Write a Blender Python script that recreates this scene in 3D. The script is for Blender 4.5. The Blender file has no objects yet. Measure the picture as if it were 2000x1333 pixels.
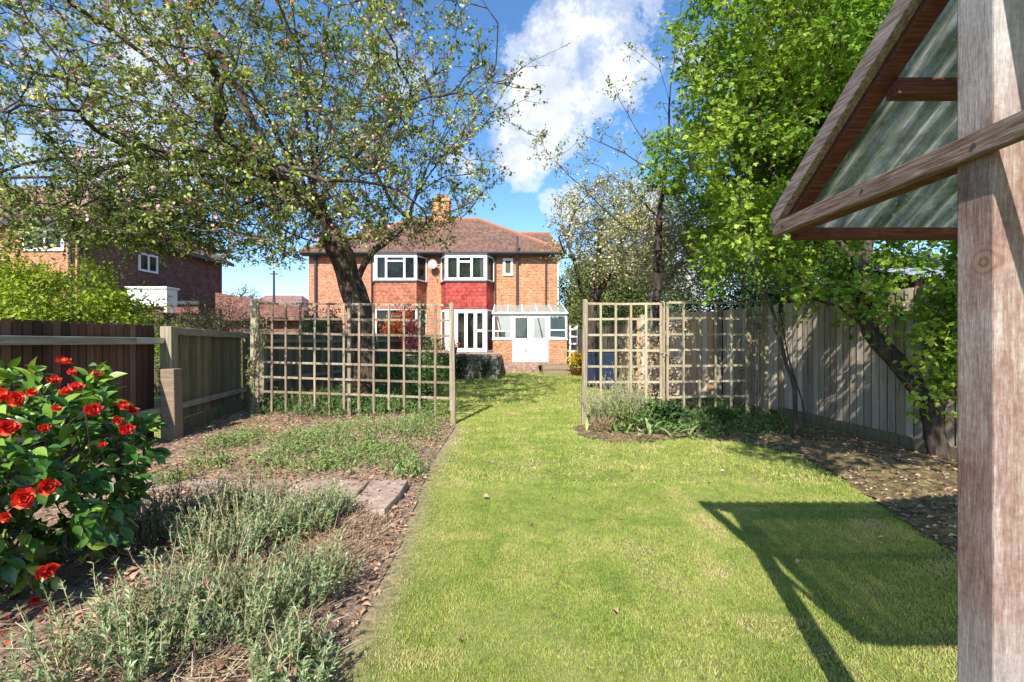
import bpy, math, random
import numpy as np
from mathutils import Vector, Matrix

R = math.radians
scene = bpy.context.scene
col = scene.collection
F = 900.0          # focal length in photo pixels (2000 wide), level camera at eye height 1.3 m
EYE = 1.3

def P(px, py, d):
    """photo pixel at depth d -> a point of the place"""
    return np.array([(px - 1000) / F * d, d, EYE + (667 - py) / F * d])
def G(px, py):
    """photo pixel on the flat lawn"""
    d = EYE * F / (py - 667.0)
    return ((px - 1000) / F * d, d)

# ------------------------------------------------------------------ mesh builder
class MB:
    def __init__(s):
        s.v = []; s.f = []; s.t = []; s.n = 0; s.rng = random.Random(5)
    def add(s, verts, faces, tint=None):
        verts = np.asarray(verts, float).reshape(-1, 3)
        if tint is None: tint = s.rng.random()
        t = np.asarray(tint, float)
        if t.ndim == 0: t = np.full(len(verts), float(t))
        for fa in (faces if isinstance(faces, list) and len(faces) and isinstance(faces[0], np.ndarray) else [np.asarray(faces, int)]):
            s.f.append(fa + s.n)
        s.v.append(verts); s.t.append(t); s.n += len(verts)
        return s
    BOXF = np.array([[0,3,2,1],[4,5,6,7],[0,1,5,4],[1,2,6,5],[2,3,7,6],[3,0,4,7]])
    def box(s, a, b, tint=None):
        x0,y0,z0 = np.minimum(a,b); x1,y1,z1 = np.maximum(a,b)
        return s.add([[x0,y0,z0],[x1,y0,z0],[x1,y1,z0],[x0,y1,z0],[x0,y0,z1],[x1,y0,z1],[x1,y1,z1],[x0,y1,z1]], MB.BOXF, tint)
    def beam(s, p, q, w, h, up=(0,0,1), tint=None, taper=1.0):
        """box from p to q; w across, h along 'up'"""
        p = np.asarray(p,float); q = np.asarray(q,float); d = q-p; d /= np.linalg.norm(d)
        up = np.asarray(up,float); sd = np.cross(d, up)
        if np.linalg.norm(sd) < 1e-5: sd = np.cross(d, (1,0,0))
        sd /= np.linalg.norm(sd); u = np.cross(sd, d)
        c = []
        for o, k in ((p,1.0),(q,taper)):
            for a,b in ((-1,-1),(1,-1),(1,1),(-1,1)):
                c.append(o + sd*a*w/2*k + u*b*h/2*k)
        return s.add(c, np.array([[0,3,2,1][::-1],[4,5,6,7][::-1],[0,1,5,4][::-1],[1,2,6,5][::-1],[2,3,7,6][::-1],[3,0,4,7][::-1]]), tint)
    def tube(s, pts, rad, n=6, tint=None, cap=True):
        pts = np.asarray(pts,float); m = len(pts)
        rad = np.full(m, rad) if np.ndim(rad)==0 else np.asarray(rad,float)
        d = np.gradient(pts, axis=0); d /= (np.linalg.norm(d,axis=1)[:,None]+1e-9)
        ref = np.array([0.31,0.17,0.93]) if abs(d[0][2])<0.9 else np.array([0.9,0.3,0.1])
        u = np.cross(d, ref); u /= (np.linalg.norm(u,axis=1)[:,None]+1e-9)
        w = np.cross(d, u)
        a = np.arange(n)*2*math.pi/n
        ring = pts[:,None,:] + rad[:,None,None]*(np.cos(a)[None,:,None]*u[:,None,:] + np.sin(a)[None,:,None]*w[:,None,:])
        i = np.arange(m-1)[:,None]*n; j = np.arange(n)[None,:]; jn = (j+1)%n
        fq = np.stack([i+j, i+jn, i+n+jn, i+n+j], -1).reshape(-1,4)
        fs = [fq]
        if cap and n > 2:
            fs.append(np.array([list(range(n))[::-1]])); fs.append(np.array([list(range((m-1)*n, m*n))]))
        return s.add(ring.reshape(-1,3), fs, tint)
    def lathe(s, prof, c=(0,0,0), n=20, tint=None):
        prof = np.asarray(prof,float); m = len(prof); a = np.arange(n)*2*math.pi/n
        v = np.stack([prof[:,0,None]*np.cos(a), prof[:,0,None]*np.sin(a), np.repeat(prof[:,1,None],n,1)], -1).reshape(-1,3)+np.asarray(c)
        i = np.arange(m-1)[:,None]*n; j = np.arange(n)[None,:]; jn=(j+1)%n
        return s.add(v, np.stack([i+j,i+jn,i+n+jn,i+n+j],-1).reshape(-1,4), tint)
    def scatter(s, tv, tf, pos, rot, scale, tint):
        """many copies of a template: rot (N,3,3) columns are the axes"""
        tv = np.asarray(tv,float); tf = np.asarray(tf,int); N = len(pos)
        if N == 0: return s
        scale = np.asarray(scale,float)
        if scale.ndim == 1: scale = np.repeat(scale[:,None],3,1)
        loc = tv[None]*scale[:,None,:]
        V = np.einsum('nij,nkj->nki', rot, loc) + np.asarray(pos)[:,None,:]
        k = len(tv)
        Fc = (tf[None] + (np.arange(N)*k)[:,None,None]).reshape(-1, tf.shape[1])
        s.f.append(Fc + s.n); s.v.append(V.reshape(-1,3)); s.t.append(np.repeat(np.asarray(tint,float), k)); s.n += N*k
        return s
    def build(s, name, mat, parent=None, smooth=False, world=True, bevel=0):
        me = bpy.data.meshes.new(name)
        V = np.concatenate(s.v); T = np.concatenate(s.t)
        if parent is not None and world:
            off = np.zeros(3); p = parent
            while p is not None: off += np.array(p.location); p = p.parent
            V = V - off
        tot = np.concatenate([np.full(len(f), f.shape[1]) for f in s.f])
        loops = np.concatenate([f.reshape(-1) for f in s.f])
        me.vertices.add(len(V)); me.vertices.foreach_set('co', V.astype(np.float32).ravel())
        me.loops.add(len(loops)); me.loops.foreach_set('vertex_index', loops.astype(np.int32))
        me.polygons.add(len(tot)); st = np.concatenate([[0], np.cumsum(tot)[:-1]])
        me.polygons.foreach_set('loop_start', st.astype(np.int32)); me.polygons.foreach_set('loop_total', tot.astype(np.int32))
        at = me.attributes.new('tint','FLOAT','POINT'); at.data.foreach_set('value', T.astype(np.float32))
        me.polygons.foreach_set('use_smooth', np.full(len(tot),bool(smooth)))
        me.update(calc_edges=True); me.validate()
        if mat: me.materials.append(mat)
        o = bpy.data.objects.new(name, me); col.objects.link(o)
        if parent is not None: o.parent = parent
        if bevel:
            b = o.modifiers.new('bevel','BEVEL'); b.width = bevel; b.segments = 2; b.limit_method='ANGLE'
        return o

def tag(o, label=None, cat=None, group=None, kind=None):
    if label: o['label'] = label
    if cat: o['category'] = cat
    if group: o['group'] = group
    if kind: o['kind'] = kind
    return o
def thing(name, label, cat, loc=(0,0,0), group=None):
    o = bpy.data.objects.new(name, None); o.location = [float(c) for c in loc]; col.objects.link(o)
    o.empty_display_size = .2
    return tag(o, label, cat, group)
def copy_tree(o, parent=None):
    c = o.copy(); col.objects.link(c); c.parent = parent
    for ch in list(o.children): copy_tree(ch, c)
    return c

def norm(a): return a/(np.linalg.norm(a,axis=-1,keepdims=True)+1e-9)
def frames(d, up):
    """columns: x side, y along d, z normal close to up"""
    d = norm(d); x = norm(np.cross(d, up)); z = np.cross(x, d)
    return np.stack([x, d, z], -1)

# ------------------------------------------------------------------ materials
def new_mat(name):
    m = bpy.data.materials.new(name); m.use_nodes = True
    nt = m.node_tree; nt.nodes.clear(); return m, nt
def N(nt, t, **kw):
    n = nt.nodes.new(t)
    for k,v in kw.items(): setattr(n,k,v)
    return n
def L(nt, a, b): nt.links.new(a, b)
def math_n(nt, op, a, b=None, clamp=False):
    n = N(nt,'ShaderNodeMath',operation=op); n.use_clamp = clamp
    for i,v in enumerate((a,b)):
        if v is None: continue
        if isinstance(v,(int,float)): n.inputs[i].default_value = v
        else: L(nt, v, n.inputs[i])
    return n.outputs[0]
def noise_n(nt, vec, scale, detail=4, rough=.6, stretch=None):
    if stretch:
        mp = N(nt,'ShaderNodeMapping'); mp.inputs['Scale'].default_value = stretch; L(nt, vec, mp.inputs[0]); vec = mp.outputs[0]
    n = N(nt,'ShaderNodeTexNoise'); n.inputs['Scale'].default_value = scale; n.inputs['Detail'].default_value = detail; n.inputs['Roughness'].default_value = rough
    L(nt, vec, n.inputs['Vector']); return n.outputs['Fac']
def ramp_n(nt, fac, stops, interp='LINEAR'):
    r = N(nt,'ShaderNodeValToRGB'); r.color_ramp.interpolation = interp
    e = r.color_ramp.elements
    while len(e) > 1: e.remove(e[-1])
    e[0].position = stops[0][0]; e[0].color = (*stops[0][1],1)
    for p,c in stops[1:]:
        x = e.new(p); x.color = (*c,1)
    L(nt, fac, r.inputs[0]); return r.outputs[0]
def mixc(nt, fac, a, b, mode='MIX'):
    n = N(nt,'ShaderNodeMix',data_type='RGBA',blend_type=mode)
    for s,v in ((n.inputs[0],fac),(n.inputs[6],a),(n.inputs[7],b)):
        if isinstance(v,(int,float)): s.default_value = v
        elif isinstance(v,tuple): s.default_value = (*v,1)
        else: L(nt, v, s)
    return n.outputs[2]
def finish(nt, colr, rough=.8, bump=None, bstr=.3, bdist=.01, transl=0, spec=.5, coat=0, metal=0):
    b = N(nt,'ShaderNodeBsdfPrincipled'); out = N(nt,'ShaderNodeOutputMaterial')
    if isinstance(colr,tuple): b.inputs['Base Color'].default_value = (*colr,1)
    else: L(nt, colr, b.inputs['Base Color'])
    if isinstance(rough,(int,float)): b.inputs['Roughness'].default_value = rough
    else: L(nt, rough, b.inputs['Roughness'])
    b.inputs['Specular IOR Level'].default_value = spec; b.inputs['Metallic'].default_value = metal
    if bump is not None:
        bn = N(nt,'ShaderNodeBump'); bn.inputs['Strength'].default_value = bstr; bn.inputs['Distance'].default_value = bdist
        L(nt, bump, bn.inputs['Height']); L(nt, bn.outputs[0], b.inputs['Normal'])
    if transl:
        t = N(nt,'ShaderNodeBsdfTranslucent'); mx = N(nt,'ShaderNodeMixShader'); mx.inputs[0].default_value = transl
        if isinstance(colr,tuple): t.inputs[0].default_value = (*colr,1)
        else: L(nt, mixc(nt, 1.0, colr, (1.15,1.1,.6), 'MULTIPLY'), t.inputs[0])
        L(nt, b.outputs[0], mx.inputs[1]); L(nt, t.outputs[0], mx.inputs[2]); L(nt, mx.outputs[0], out.inputs[0])
    else: L(nt, b.outputs[0], out.inputs[0])
def MAT(name, stops, tw=.5, scale=8, detail=5, stretch=None, rough=.8, bstr=.3, bdist=.005, transl=0, spec=.3, metal=0, nrough=.65, dirt=None):
    """general procedural: colour ramp over a mix of the per-piece tint and noise"""
    m, nt = new_mat(name)
    tc = N(nt,'ShaderNodeTexCoord'); at = N(nt,'ShaderNodeAttribute',attribute_name='tint')
    n = noise_n(nt, tc.outputs['Object'], scale, detail, nrough, stretch)
    n2 = math_n(nt,'MULTIPLY_ADD', n, 2.2); nt.nodes[-1].inputs[2].default_value = -.6; nt.nodes[-1].use_clamp = True
    f = math_n(nt,'ADD', math_n(nt,'MULTIPLY',at.outputs['Fac'],tw), math_n(nt,'MULTIPLY',n2,1-tw))
    c = ramp_n(nt, f, stops)
    if dirt:
        dn = noise_n(nt, tc.outputs['Object'], dirt[1], 4, .7)
        c = mixc(nt, ramp_n(nt, dn, [(dirt[2],(0,0,0)),(dirt[2]+.15,(1,1,1))]), c, dirt[0])
    finish(nt, c, rough, n if bstr else None, bstr, bdist, transl, spec, metal=metal)
    return m

mt = {}
def wood(name, stops, axis='z', scale=7, tw=.35, rough=.85, bstr=.5, dirt=None):
    st = {'z':(6,6,.35),'x':(.35,6,6),'y':(6,.35,6)}[axis]
    mt[name] = MAT(name, stops, tw=tw, scale=scale, detail=8, stretch=st, rough=rough, bstr=bstr, bdist=.003, spec=.2, nrough=.72, dirt=dirt)
grey_w = [(.1,(.10,.075,.05)),(.45,(.23,.19,.13)),(.7,(.36,.31,.22)),(.95,(.50,.45,.35))]
wood('fence_grey', grey_w)
wood('fence_right', tw=.5, stops=[(.05,(.13,.10,.075)),(.4,(.33,.27,.21)),(.7,(.50,.42,.34)),(.95,(.62,.54,.45))])
wood('fence_warm', [(.05,(.22,.11,.05)),(.35,(.50,.31,.18)),(.6,(.56,.43,.30)),(.95,(.60,.54,.48))],tw=.65)
wood('fence_dark', [(.1,(.035,.022,.018)),(.45,(.10,.05,.035)),(.7,(.17,.085,.055)),(.95,(.26,.18,.13))],tw=.65)
wood('fence_green', [(.1,(.06,.05,.03)),(.5,(.16,.14,.08)),(.9,(.30,.27,.17))])
wood('rail_grey', [(.1,(.12,.10,.07)),(.5,(.27,.24,.18)),(.9,(.50,.47,.42))], 'y')
wood('trellis', [(.1,(.09,.065,.045)),(.45,(.21,.165,.115)),(.7,(.33,.275,.20)),(.95,(.46,.41,.31))], dirt=((.10,.11,.05),9,.6))
wood('trellis_pale', [(.1,(.17,.14,.09)),(.5,(.34,.295,.20)),(.95,(.50,.46,.35))])
def post_mat():
    m, nt = new_mat('shed_post'); tc = N(nt,'ShaderNodeTexCoord'); v = tc.outputs['Object']
    fine = noise_n(nt, v, 60, 6, .7, (4,4,.35)); med = noise_n(nt, v, 14, 6, .65, (3,3,.25)); big = noise_n(nt, v, 2.6, 5, .6, (1.6,1.6,1)); mot = noise_n(nt, v, 70, 5, .8)
    sp0 = N(nt,'ShaderNodeSeparateXYZ'); L(nt, v, sp0.inputs[0])
    f = math_n(nt,'ADD', math_n(nt,'ADD',math_n(nt,'MULTIPLY',fine,.30),math_n(nt,'MULTIPLY',med,.18)), math_n(nt,'ADD',math_n(nt,'MULTIPLY',big,.32),math_n(nt,'MULTIPLY',mot,.20)))
    c = ramp_n(nt, f, [(.36,(.09,.046,.036)),(.45,(.175,.105,.085)),(.51,(.25,.175,.15)),(.57,(.335,.285,.26)),(.66,(.46,.435,.42))])
    gz = ramp_n(nt, math_n(nt,'ADD',math_n(nt,'MULTIPLY',sp0.outputs[2],.4),math_n(nt,'MULTIPLY',big,.25)), [(.30,(.85,.85,.85)),(.42,(0,0,0)),(.80,(0,0,0)),(.90,(.8,.8,.8))])
    c = mixc(nt, gz, c, ramp_n(nt, f, [(.38,(.20,.17,.16)),(.50,(.36,.345,.34)),(.62,(.55,.56,.57))]))
    sp = N(nt,'ShaderNodeSeparateXYZ'); L(nt, v, sp.inputs[0])
    # two knots
    for kx,kz,rz_ in ((1.0,1.47,.05),(1.09,.72,.035)):
        d = N(nt,'ShaderNodeVectorMath',operation='DISTANCE'); mp = N(nt,'ShaderNodeMapping'); mp.inputs['Scale'].default_value=(.5,1,1); L(nt,v,mp.inputs[0]); L(nt,mp.outputs[0],d.inputs[0]); d.inputs[1].default_value=((kx-1.0)*.5,.04,kz)
        wv_ = math_n(nt,'SINE',math_n(nt,'MULTIPLY',d.outputs['Value'],420)); mk = ramp_n(nt, d.outputs['Value'], [(.012,(1,1,1)),(rz_,(0,0,0))])
        kc = ramp_n(nt, math_n(nt,'MULTIPLY_ADD',wv_,.5), [(0,(.12,.06,.045)),(.5,(.27,.16,.12))]); c = mixc(nt, math_n(nt,'MULTIPLY',mk,.75), c, kc)
    finish(nt, c, .85, fine, .55, .002, spec=.2); mt['shed_post'] = m
post_mat()
wood('shed_beam', [(.05,(.045,.026,.019)),(.4,(.12,.075,.055)),(.7,(.24,.175,.145)),(.95,(.40,.34,.30))], 'y', scale=26, tw=.1)
wood('shed_purlin', [(.1,(.04,.014,.010)),(.5,(.095,.035,.024)),(.9,(.17,.08,.06))], 'x', scale=20, tw=.1)
wood('shed_ply', [(.1,(.45,.36,.25)),(.5,(.60,.52,.38)),(.9,(.72,.66,.52))], scale=5)
wood('planter_wood', [(.1,(.10,.07,.05)),(.5,(.22,.16,.11)),(.9,(.32,.25,.18))], 'x')
mt['bark'] = MAT('bark', [(.1,(.028,.02,.014)),(.45,(.085,.062,.045)),(.75,(.17,.135,.10)),(.95,(.26,.22,.17))], tw=.15, scale=9, stretch=(2,2,.5), bstr=1, bdist=.03, rough=.95, dirt=((.09,.10,.04),5,.58))
mt['bark_apple'] = MAT('bark_apple', [(.1,(.022,.015,.011)),(.45,(.065,.046,.034)),(.75,(.13,.10,.075)),(.95,(.22,.18,.14))], tw=.15, scale=9, stretch=(2,2,.5), bstr=1, bdist=.035, rough=.95, dirt=((.07,.075,.03),5,.58))
mt['bark_dark'] = MAT('bark_dark', [(.1,(.018,.013,.010)),(.6,(.06,.045,.035)),(.95,(.13,.10,.08))], tw=.15, scale=12, stretch=(2,2,.5), bstr=1, bdist=.02, rough=.95)
mt['bark_pale'] = MAT('bark_pale', [(.1,(.10,.08,.06)),(.5,(.25,.21,.17)),(.95,(.42,.38,.33))], tw=.2, scale=10, stretch=(2,2,.6), bstr=.7, bdist=.02, rough=.9)
def leafm(name, stops, transl=.3, rough=.5, spec=.4, tw=.85):
    mt[name] = MAT(name, stops, tw=tw, scale=3, detail=2, rough=rough, bstr=0, transl=transl, spec=spec)
leafm('apple_leaf', [(0,(.05,.08,.018)),(.4,(.14,.20,.035)),(.75,(.30,.37,.07)),(1,(.56,.56,.20))])
leafm('blossom_pink', [(0,(.45,.15,.20)),(.5,(.70,.36,.42)),(1,(.82,.60,.62))], .25)
leafm('blossom_white', [(0,(.34,.30,.16)),(.5,(.54,.48,.32)),(1,(.74,.71,.58))], .25)
leafm('maple_leaf', [(0,(.06,.14,.014)),(.35,(.155,.285,.025)),(.7,(.31,.45,.045)),(1,(.56,.66,.16))], .5)
leafm('cherry_leaf', [(0,(.10,.13,.03)),(.5,(.24,.27,.07)),(1,(.42,.38,.14))])
leafm('olive_leaf', [(0,(.06,.075,.025)),(.5,(.17,.18,.06)),(1,(.33,.31,.13))])
leafm('lime_leaf', [(0,(.12,.20,.012)),(.5,(.32,.42,.03)),(1,(.55,.58,.07))], .4)
leafm('dark_leaf', [(0,(.010,.025,.010)),(.5,(.03,.07,.02)),(1,(.08,.13,.04))], .15)
leafm('green_leaf', [(0,(.03,.08,.018)),(.5,(.08,.18,.035)),(1,(.18,.30,.07))])
leafm('camellia_leaf', [(0,(.018,.055,.016)),(.4,(.05,.14,.02)),(.7,(.17,.30,.035)),(1,(.42,.52,.09))], .22, rough=.30, spec=.6)
leafm('lavender_leaf', [(0,(.06,.10,.045)),(.5,(.20,.29,.12)),(.85,(.42,.50,.28)),(1,(.62,.66,.52))], .3, rough=.7)
leafm('dry_leaf', [(0,(.10,.048,.03)),(.4,(.27,.15,.095)),(.75,(.45,.30,.20)),(1,(.67,.51,.37))], .15, rough=.8)
leafm('dry_twig', [(0,(.16,.10,.06)),(.5,(.32,.23,.14)),(1,(.50,.41,.28))], .0, rough=.9)
leafm('weed_leaf', [(0,(.06,.12,.03)),(.5,(.16,.25,.06)),(1,(.33,.42,.14))])
leafm('grass_blade', [(0,(.12,.21,.03)),(.25,(.215,.32,.05)),(.5,(.345,.41,.09)),(.75,(.47,.455,.16)),(1,(.60,.48,.29))], .35, rough=.7, tw=.6)
leafm('red_petal', [(0,(.38,.006,.008)),(.55,(.68,.03,.02)),(1,(.85,.20,.07))], .2, rough=.5)
leafm('coral_leaf', [(0,(.35,.05,.02)),(.5,(.68,.14,.05)),(1,(.80,.40,.16))], .3)
leafm('magenta_petal', [(0,(.40,.03,.10)),(.5,(.62,.10,.20)),(1,(.75,.35,.42))], .3)
leafm('yellow_petal', [(0,(.65,.36,.01)),(1,(.85,.62,.03))], .25)
mt['soil'] = MAT('soil', [(.1,(.08,.05,.035)),(.4,(.21,.14,.10)),(.65,(.35,.25,.18)),(.9,(.50,.38,.29))], tw=0, scale=26, detail=10, bstr=.9, bdist=.03, rough=.95, nrough=.75)
mt['soil_dark'] = MAT('soil_dark', [(.1,(.03,.022,.012)),(.4,(.10,.075,.04)),(.65,(.20,.16,.07)),(.9,(.34,.28,.13))], tw=0, scale=14, detail=10, bstr=.9, bdist=.03, rough=.95, nrough=.75)
mt['paving'] = MAT('paving', [(.05,(.12,.08,.06)),(.4,(.26,.185,.145)),(.7,(.36,.275,.225)),(.95,(.46,.38,.33))], tw=.3, scale=9, detail=10, bstr=.6, bdist=.012, rough=.9, dirt=((.14,.09,.06),4,.62))
mt['white'] = MAT('white_upvc', [(0,(.74,.75,.76)),(1,(.86,.86,.86))], tw=.4, scale=2, bstr=0, rough=.35, spec=.5)
mt['fascia'] = MAT('dark_fascia', [(0,(.03,.03,.035)),(1,(.07,.065,.065))], rough=.5, bstr=0)
mt['pipe'] = MAT('pipe_dark', [(0,(.03,.028,.03)),(1,(.07,.06,.06))], rough=.45, bstr=0)
mt['metal'] = MAT('grey_metal', [(0,(.35,.36,.38)),(1,(.55,.56,.58))], rough=.4, bstr=0, metal=.6)
mt['dish'] = MAT('dish_grey', [(0,(.38,.38,.39)),(1,(.52,.52,.52))], rough=.5, bstr=0)
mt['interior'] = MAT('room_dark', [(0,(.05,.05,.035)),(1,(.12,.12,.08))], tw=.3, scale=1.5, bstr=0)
mt['curtain'] = MAT('curtain', [(0,(.45,.44,.38)),(1,(.68,.67,.60))], tw=.2, scale=6, stretch=(6,6,.2), bstr=.4)
mt['olive_curtain'] = MAT('olive_curtain', [(0,(.13,.13,.06)),(1,(.28,.27,.15))], tw=.2, scale=6, stretch=(6,6,.2), bstr=.4)
mt['blue_bin'] = MAT('blue_plastic', [(0,(.012,.018,.04)),(1,(.03,.045,.085))], rough=.4, bstr=0)
mt['stone'] = MAT('stone', [(.1,(.08,.07,.055)),(.5,(.22,.20,.16)),(.9,(.42,.39,.33))], tw=.6, scale=7, bstr=.8, bdist=.03, rough=.9, dirt=((.05,.06,.02),4,.5))
mt['render_cream'] = MAT('cream_render', [(0,(.55,.47,.36)),(1,(.68,.60,.48))], tw=0, scale=5, bstr=.2)
mt['terracotta'] = MAT('terracotta', [(0,(.28,.10,.05)),(1,(.46,.20,.11))], scale=10, bstr=.2)

def brick_mat(name, c1, c2, mortar, bw=.225, bh=.075):
    m, nt = new_mat(name); tc = N(nt,'ShaderNodeTexCoord')
    sp = N(nt,'ShaderNodeSeparateXYZ'); L(nt, tc.outputs['Object'], sp.inputs[0])
    cb = N(nt,'ShaderNodeCombineXYZ'); L(nt, math_n(nt,'ADD',sp.outputs[0],sp.outputs[1]), cb.inputs[0]); L(nt, sp.outputs[2], cb.inputs[1])
    b = N(nt,'ShaderNodeTexBrick'); b.inputs['Scale'].default_value = 1
    b.inputs['Brick Width'].default_value = bw; b.inputs['Row Height'].default_value = bh; b.inputs['Mortar Size'].default_value = .006; b.inputs['Mortar Smooth'].default_value=.3
    b.inputs['Color1'].default_value = (*c1,1); b.inputs['Color2'].default_value = (*c2,1); b.inputs['Mortar'].default_value = (*mortar,1)
    L(nt, cb.outputs[0], b.inputs['Vector'])
    n = noise_n(nt, tc.outputs['Object'], 3, 6, .7)
    c = mixc(nt, 1.0, b.outputs['Color'], ramp_n(nt, n, [(.3,(.62,.60,.58)),(.7,(1.15,1.12,1.08))]), 'MULTIPLY')
    n2 = noise_n(nt, cb.outputs[0], 6, 1, .5, (1.2,3,1))
    c = mixc(nt, 1.0, c, ramp_n(nt, n2, [(.35,(.72,.66,.62)),(.62,(1.12,1.1,1.08))]), 'MULTIPLY')
    finish(nt, c, .9, b.outputs['Fac'], -.4, .01, spec=.2); return m
mt['brick'] = brick_mat('brick_orange', (.55,.26,.125), (.42,.17,.085), (.52,.44,.35))
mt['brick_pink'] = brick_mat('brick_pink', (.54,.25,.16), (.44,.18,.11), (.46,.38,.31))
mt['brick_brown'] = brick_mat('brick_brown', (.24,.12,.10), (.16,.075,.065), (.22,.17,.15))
def tile_mat(name, c1, c2, gap, bw=.17, bh=.1, var=6.0, axis='roof'):
    m, nt = new_mat(name); tc = N(nt,'ShaderNodeTexCoord')
    sp = N(nt,'ShaderNodeSeparateXYZ'); L(nt, tc.outputs['Object'], sp.inputs[0])
    cb = N(nt,'ShaderNodeCombineXYZ'); L(nt, math_n(nt,'ADD',sp.outputs[0],math_n(nt,'MULTIPLY',sp.outputs[1],1.0 if axis!='roof' else 0.0)), cb.inputs[0]); L(nt, sp.outputs[2], cb.inputs[1])
    b = N(nt,'ShaderNodeTexBrick'); b.inputs['Scale'].default_value = 1
    b.inputs['Brick Width'].default_value = bw; b.inputs['Row Height'].default_value = bh; b.inputs['Mortar Size'].default_value = .008
    b.inputs['Color1'].default_value = (*c1,1); b.inputs['Color2'].default_value = (*c2,1); b.inputs['Mortar'].default_value = (*gap,1)
    L(nt, cb.outputs[0], b.inputs['Vector'])
    n = noise_n(nt, tc.outputs['Object'], 1.2, 8, .75)
    c = mixc(nt, 1.0, b.outputs['Color'], ramp_n(nt, n, [(.3,(.66,.64,.62)),(.7,(1.25,1.2,1.15))]), 'MULTIPLY')
    n2 = noise_n(nt, cb.outputs[0], var, 1, .5)
    c = mixc(nt, 1.0, c, ramp_n(nt, n2, [(.35,(.75,.7,.7)),(.65,(1.2,1.15,1.1))]), 'MULTIPLY')
    finish(nt, c, .85, b.outputs['Fac'], -.6, .02, spec=.2); return m
mt['roof_tile'] = tile_mat('roof_tile', (.20,.12,.09), (.145,.095,.075), (.07,.05,.04))
mt['roof_pink'] = tile_mat('roof_pink', (.30,.20,.17), (.22,.14,.13), (.10,.07,.06))
mt['tile_brown'] = tile_mat('hung_tile_brown', (.46,.20,.13), (.36,.14,.095), (.16,.07,.05), .24,.17, axis='wall')
mt['tile_red'] = tile_mat('hung_tile_red', (.46,.095,.08), (.35,.06,.055), (.14,.03,.03), .24,.17, axis='wall')
mt['ridge'] = MAT('ridge_tile', [(0,(.20,.09,.06)),(1,(.38,.17,.10))], scale=6)

def glass(name, tr=.75, colr=(.9,.95,.95), rough=.03, tint=(.8,.85,.85)):
    m, nt = new_mat(name); out = N(nt,'ShaderNodeOutputMaterial')
    g = N(nt,'ShaderNodeBsdfGlossy'); g.inputs['Roughness'].default_value = rough; g.inputs[0].default_value = (*colr,1)
    t = N(nt,'ShaderNodeBsdfTransparent'); t.inputs[0].default_value = (*tint,1)
    fr = N(nt,'ShaderNodeFresnel'); fr.inputs[0].default_value = 1.5
    mx = N(nt,'ShaderNodeMixShader'); L(nt, math_n(nt,'MULTIPLY',fr.outputs[0],tr,clamp=True), mx.inputs[0]); L(nt, t.outputs[0], mx.inputs[1]); L(nt, g.outputs[0], mx.inputs[2])
    L(nt, mx.outputs[0], out.inputs[0]); mt[name] = m
glass('glass', .9)
glass('glass_cons', .86, tint=(.8,.9,.9))
def sheet_plastic():
    m, nt = new_mat('corrugated_plastic'); out = N(nt,'ShaderNodeOutputMaterial'); tc = N(nt,'ShaderNodeTexCoord')
    n = noise_n(nt, tc.outputs['Object'], 5, 8, .75, (5,.5,.5)); n2 = noise_n(nt, tc.outputs['Object'], 9, 6, .8)
    f = math_n(nt,'MULTIPLY_ADD',n,.65); nt.nodes[-1].inputs[2].default_value = 0
    f = math_n(nt,'ADD', f, math_n(nt,'MULTIPLY',n2,.35))
    c = ramp_n(nt, f, [(.38,(.07,.08,.045)),(.46,(.20,.215,.16)),(.53,(.38,.39,.34)),(.60,(.70,.70,.66))])
    b = N(nt,'ShaderNodeBsdfPrincipled'); L(nt, c, b.inputs['Base Color']); b.inputs['Roughness'].default_value = .35
    tl = N(nt,'ShaderNodeBsdfTranslucent'); L(nt, c, tl.inputs[0]); m1 = N(nt,'ShaderNodeMixShader'); m1.inputs[0].default_value=.6
    L(nt,b.outputs[0],m1.inputs[1]); L(nt,tl.outputs[0],m1.inputs[2])
    t = N(nt,'ShaderNodeBsdfTransparent'); t.inputs[0].default_value = (.75,.8,.72,1); mx = N(nt,'ShaderNodeMixShader')
    tf = ramp_n(nt, f, [(.40,(.22,.22,.22)),(.50,(.06,.06,.06)),(.60,(.02,.02,.02))])
    L(nt, tf, mx.inputs[0]); L(nt, m1.outputs[0], mx.inputs[1]); L(nt, t.outputs[0], mx.inputs[2]); L(nt, mx.outputs[0], out.inputs[0])
    mt['plastic'] = m
sheet_plastic()
def lawn_mat():
    m, nt = new_mat('lawn_turf'); tc = N(nt,'ShaderNodeTexCoord'); v = tc.outputs['Object']
    n1 = noise_n(nt, v, .9, 5, .6); n2 = noise_n(nt, v, 28, 8, .8); n3 = noise_n(nt, v, 3.2, 6, .7)
    f = math_n(nt,'ADD', math_n(nt,'MULTIPLY',n2,.5), math_n(nt,'ADD',math_n(nt,'MULTIPLY',n1,.25),math_n(nt,'MULTIPLY',n3,.25)))
    c = ramp_n(nt, f, [(.34,(.06,.09,.02)),(.44,(.15,.18,.045)),(.52,(.27,.27,.09)),(.60,(.38,.34,.16)),(.70,(.46,.36,.22))])
    at = N(nt,'ShaderNodeAttribute',attribute_name='tint')
    c = mixc(nt, at.outputs['Fac'], c, ramp_n(nt, n2, [(.35,(.16,.11,.07)),(.5,(.33,.25,.165)),(.65,(.50,.40,.28))]))
    finish(nt, c, .95, n2, .8, .03, spec=.1); mt['lawn'] = m
lawn_mat()
mt['ground'] = MAT('ground', [(.1,(.08,.10,.03)),(.5,(.17,.19,.06)),(.9,(.28,.26,.12))], tw=0, scale=2, detail=8, rough=.95)

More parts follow.
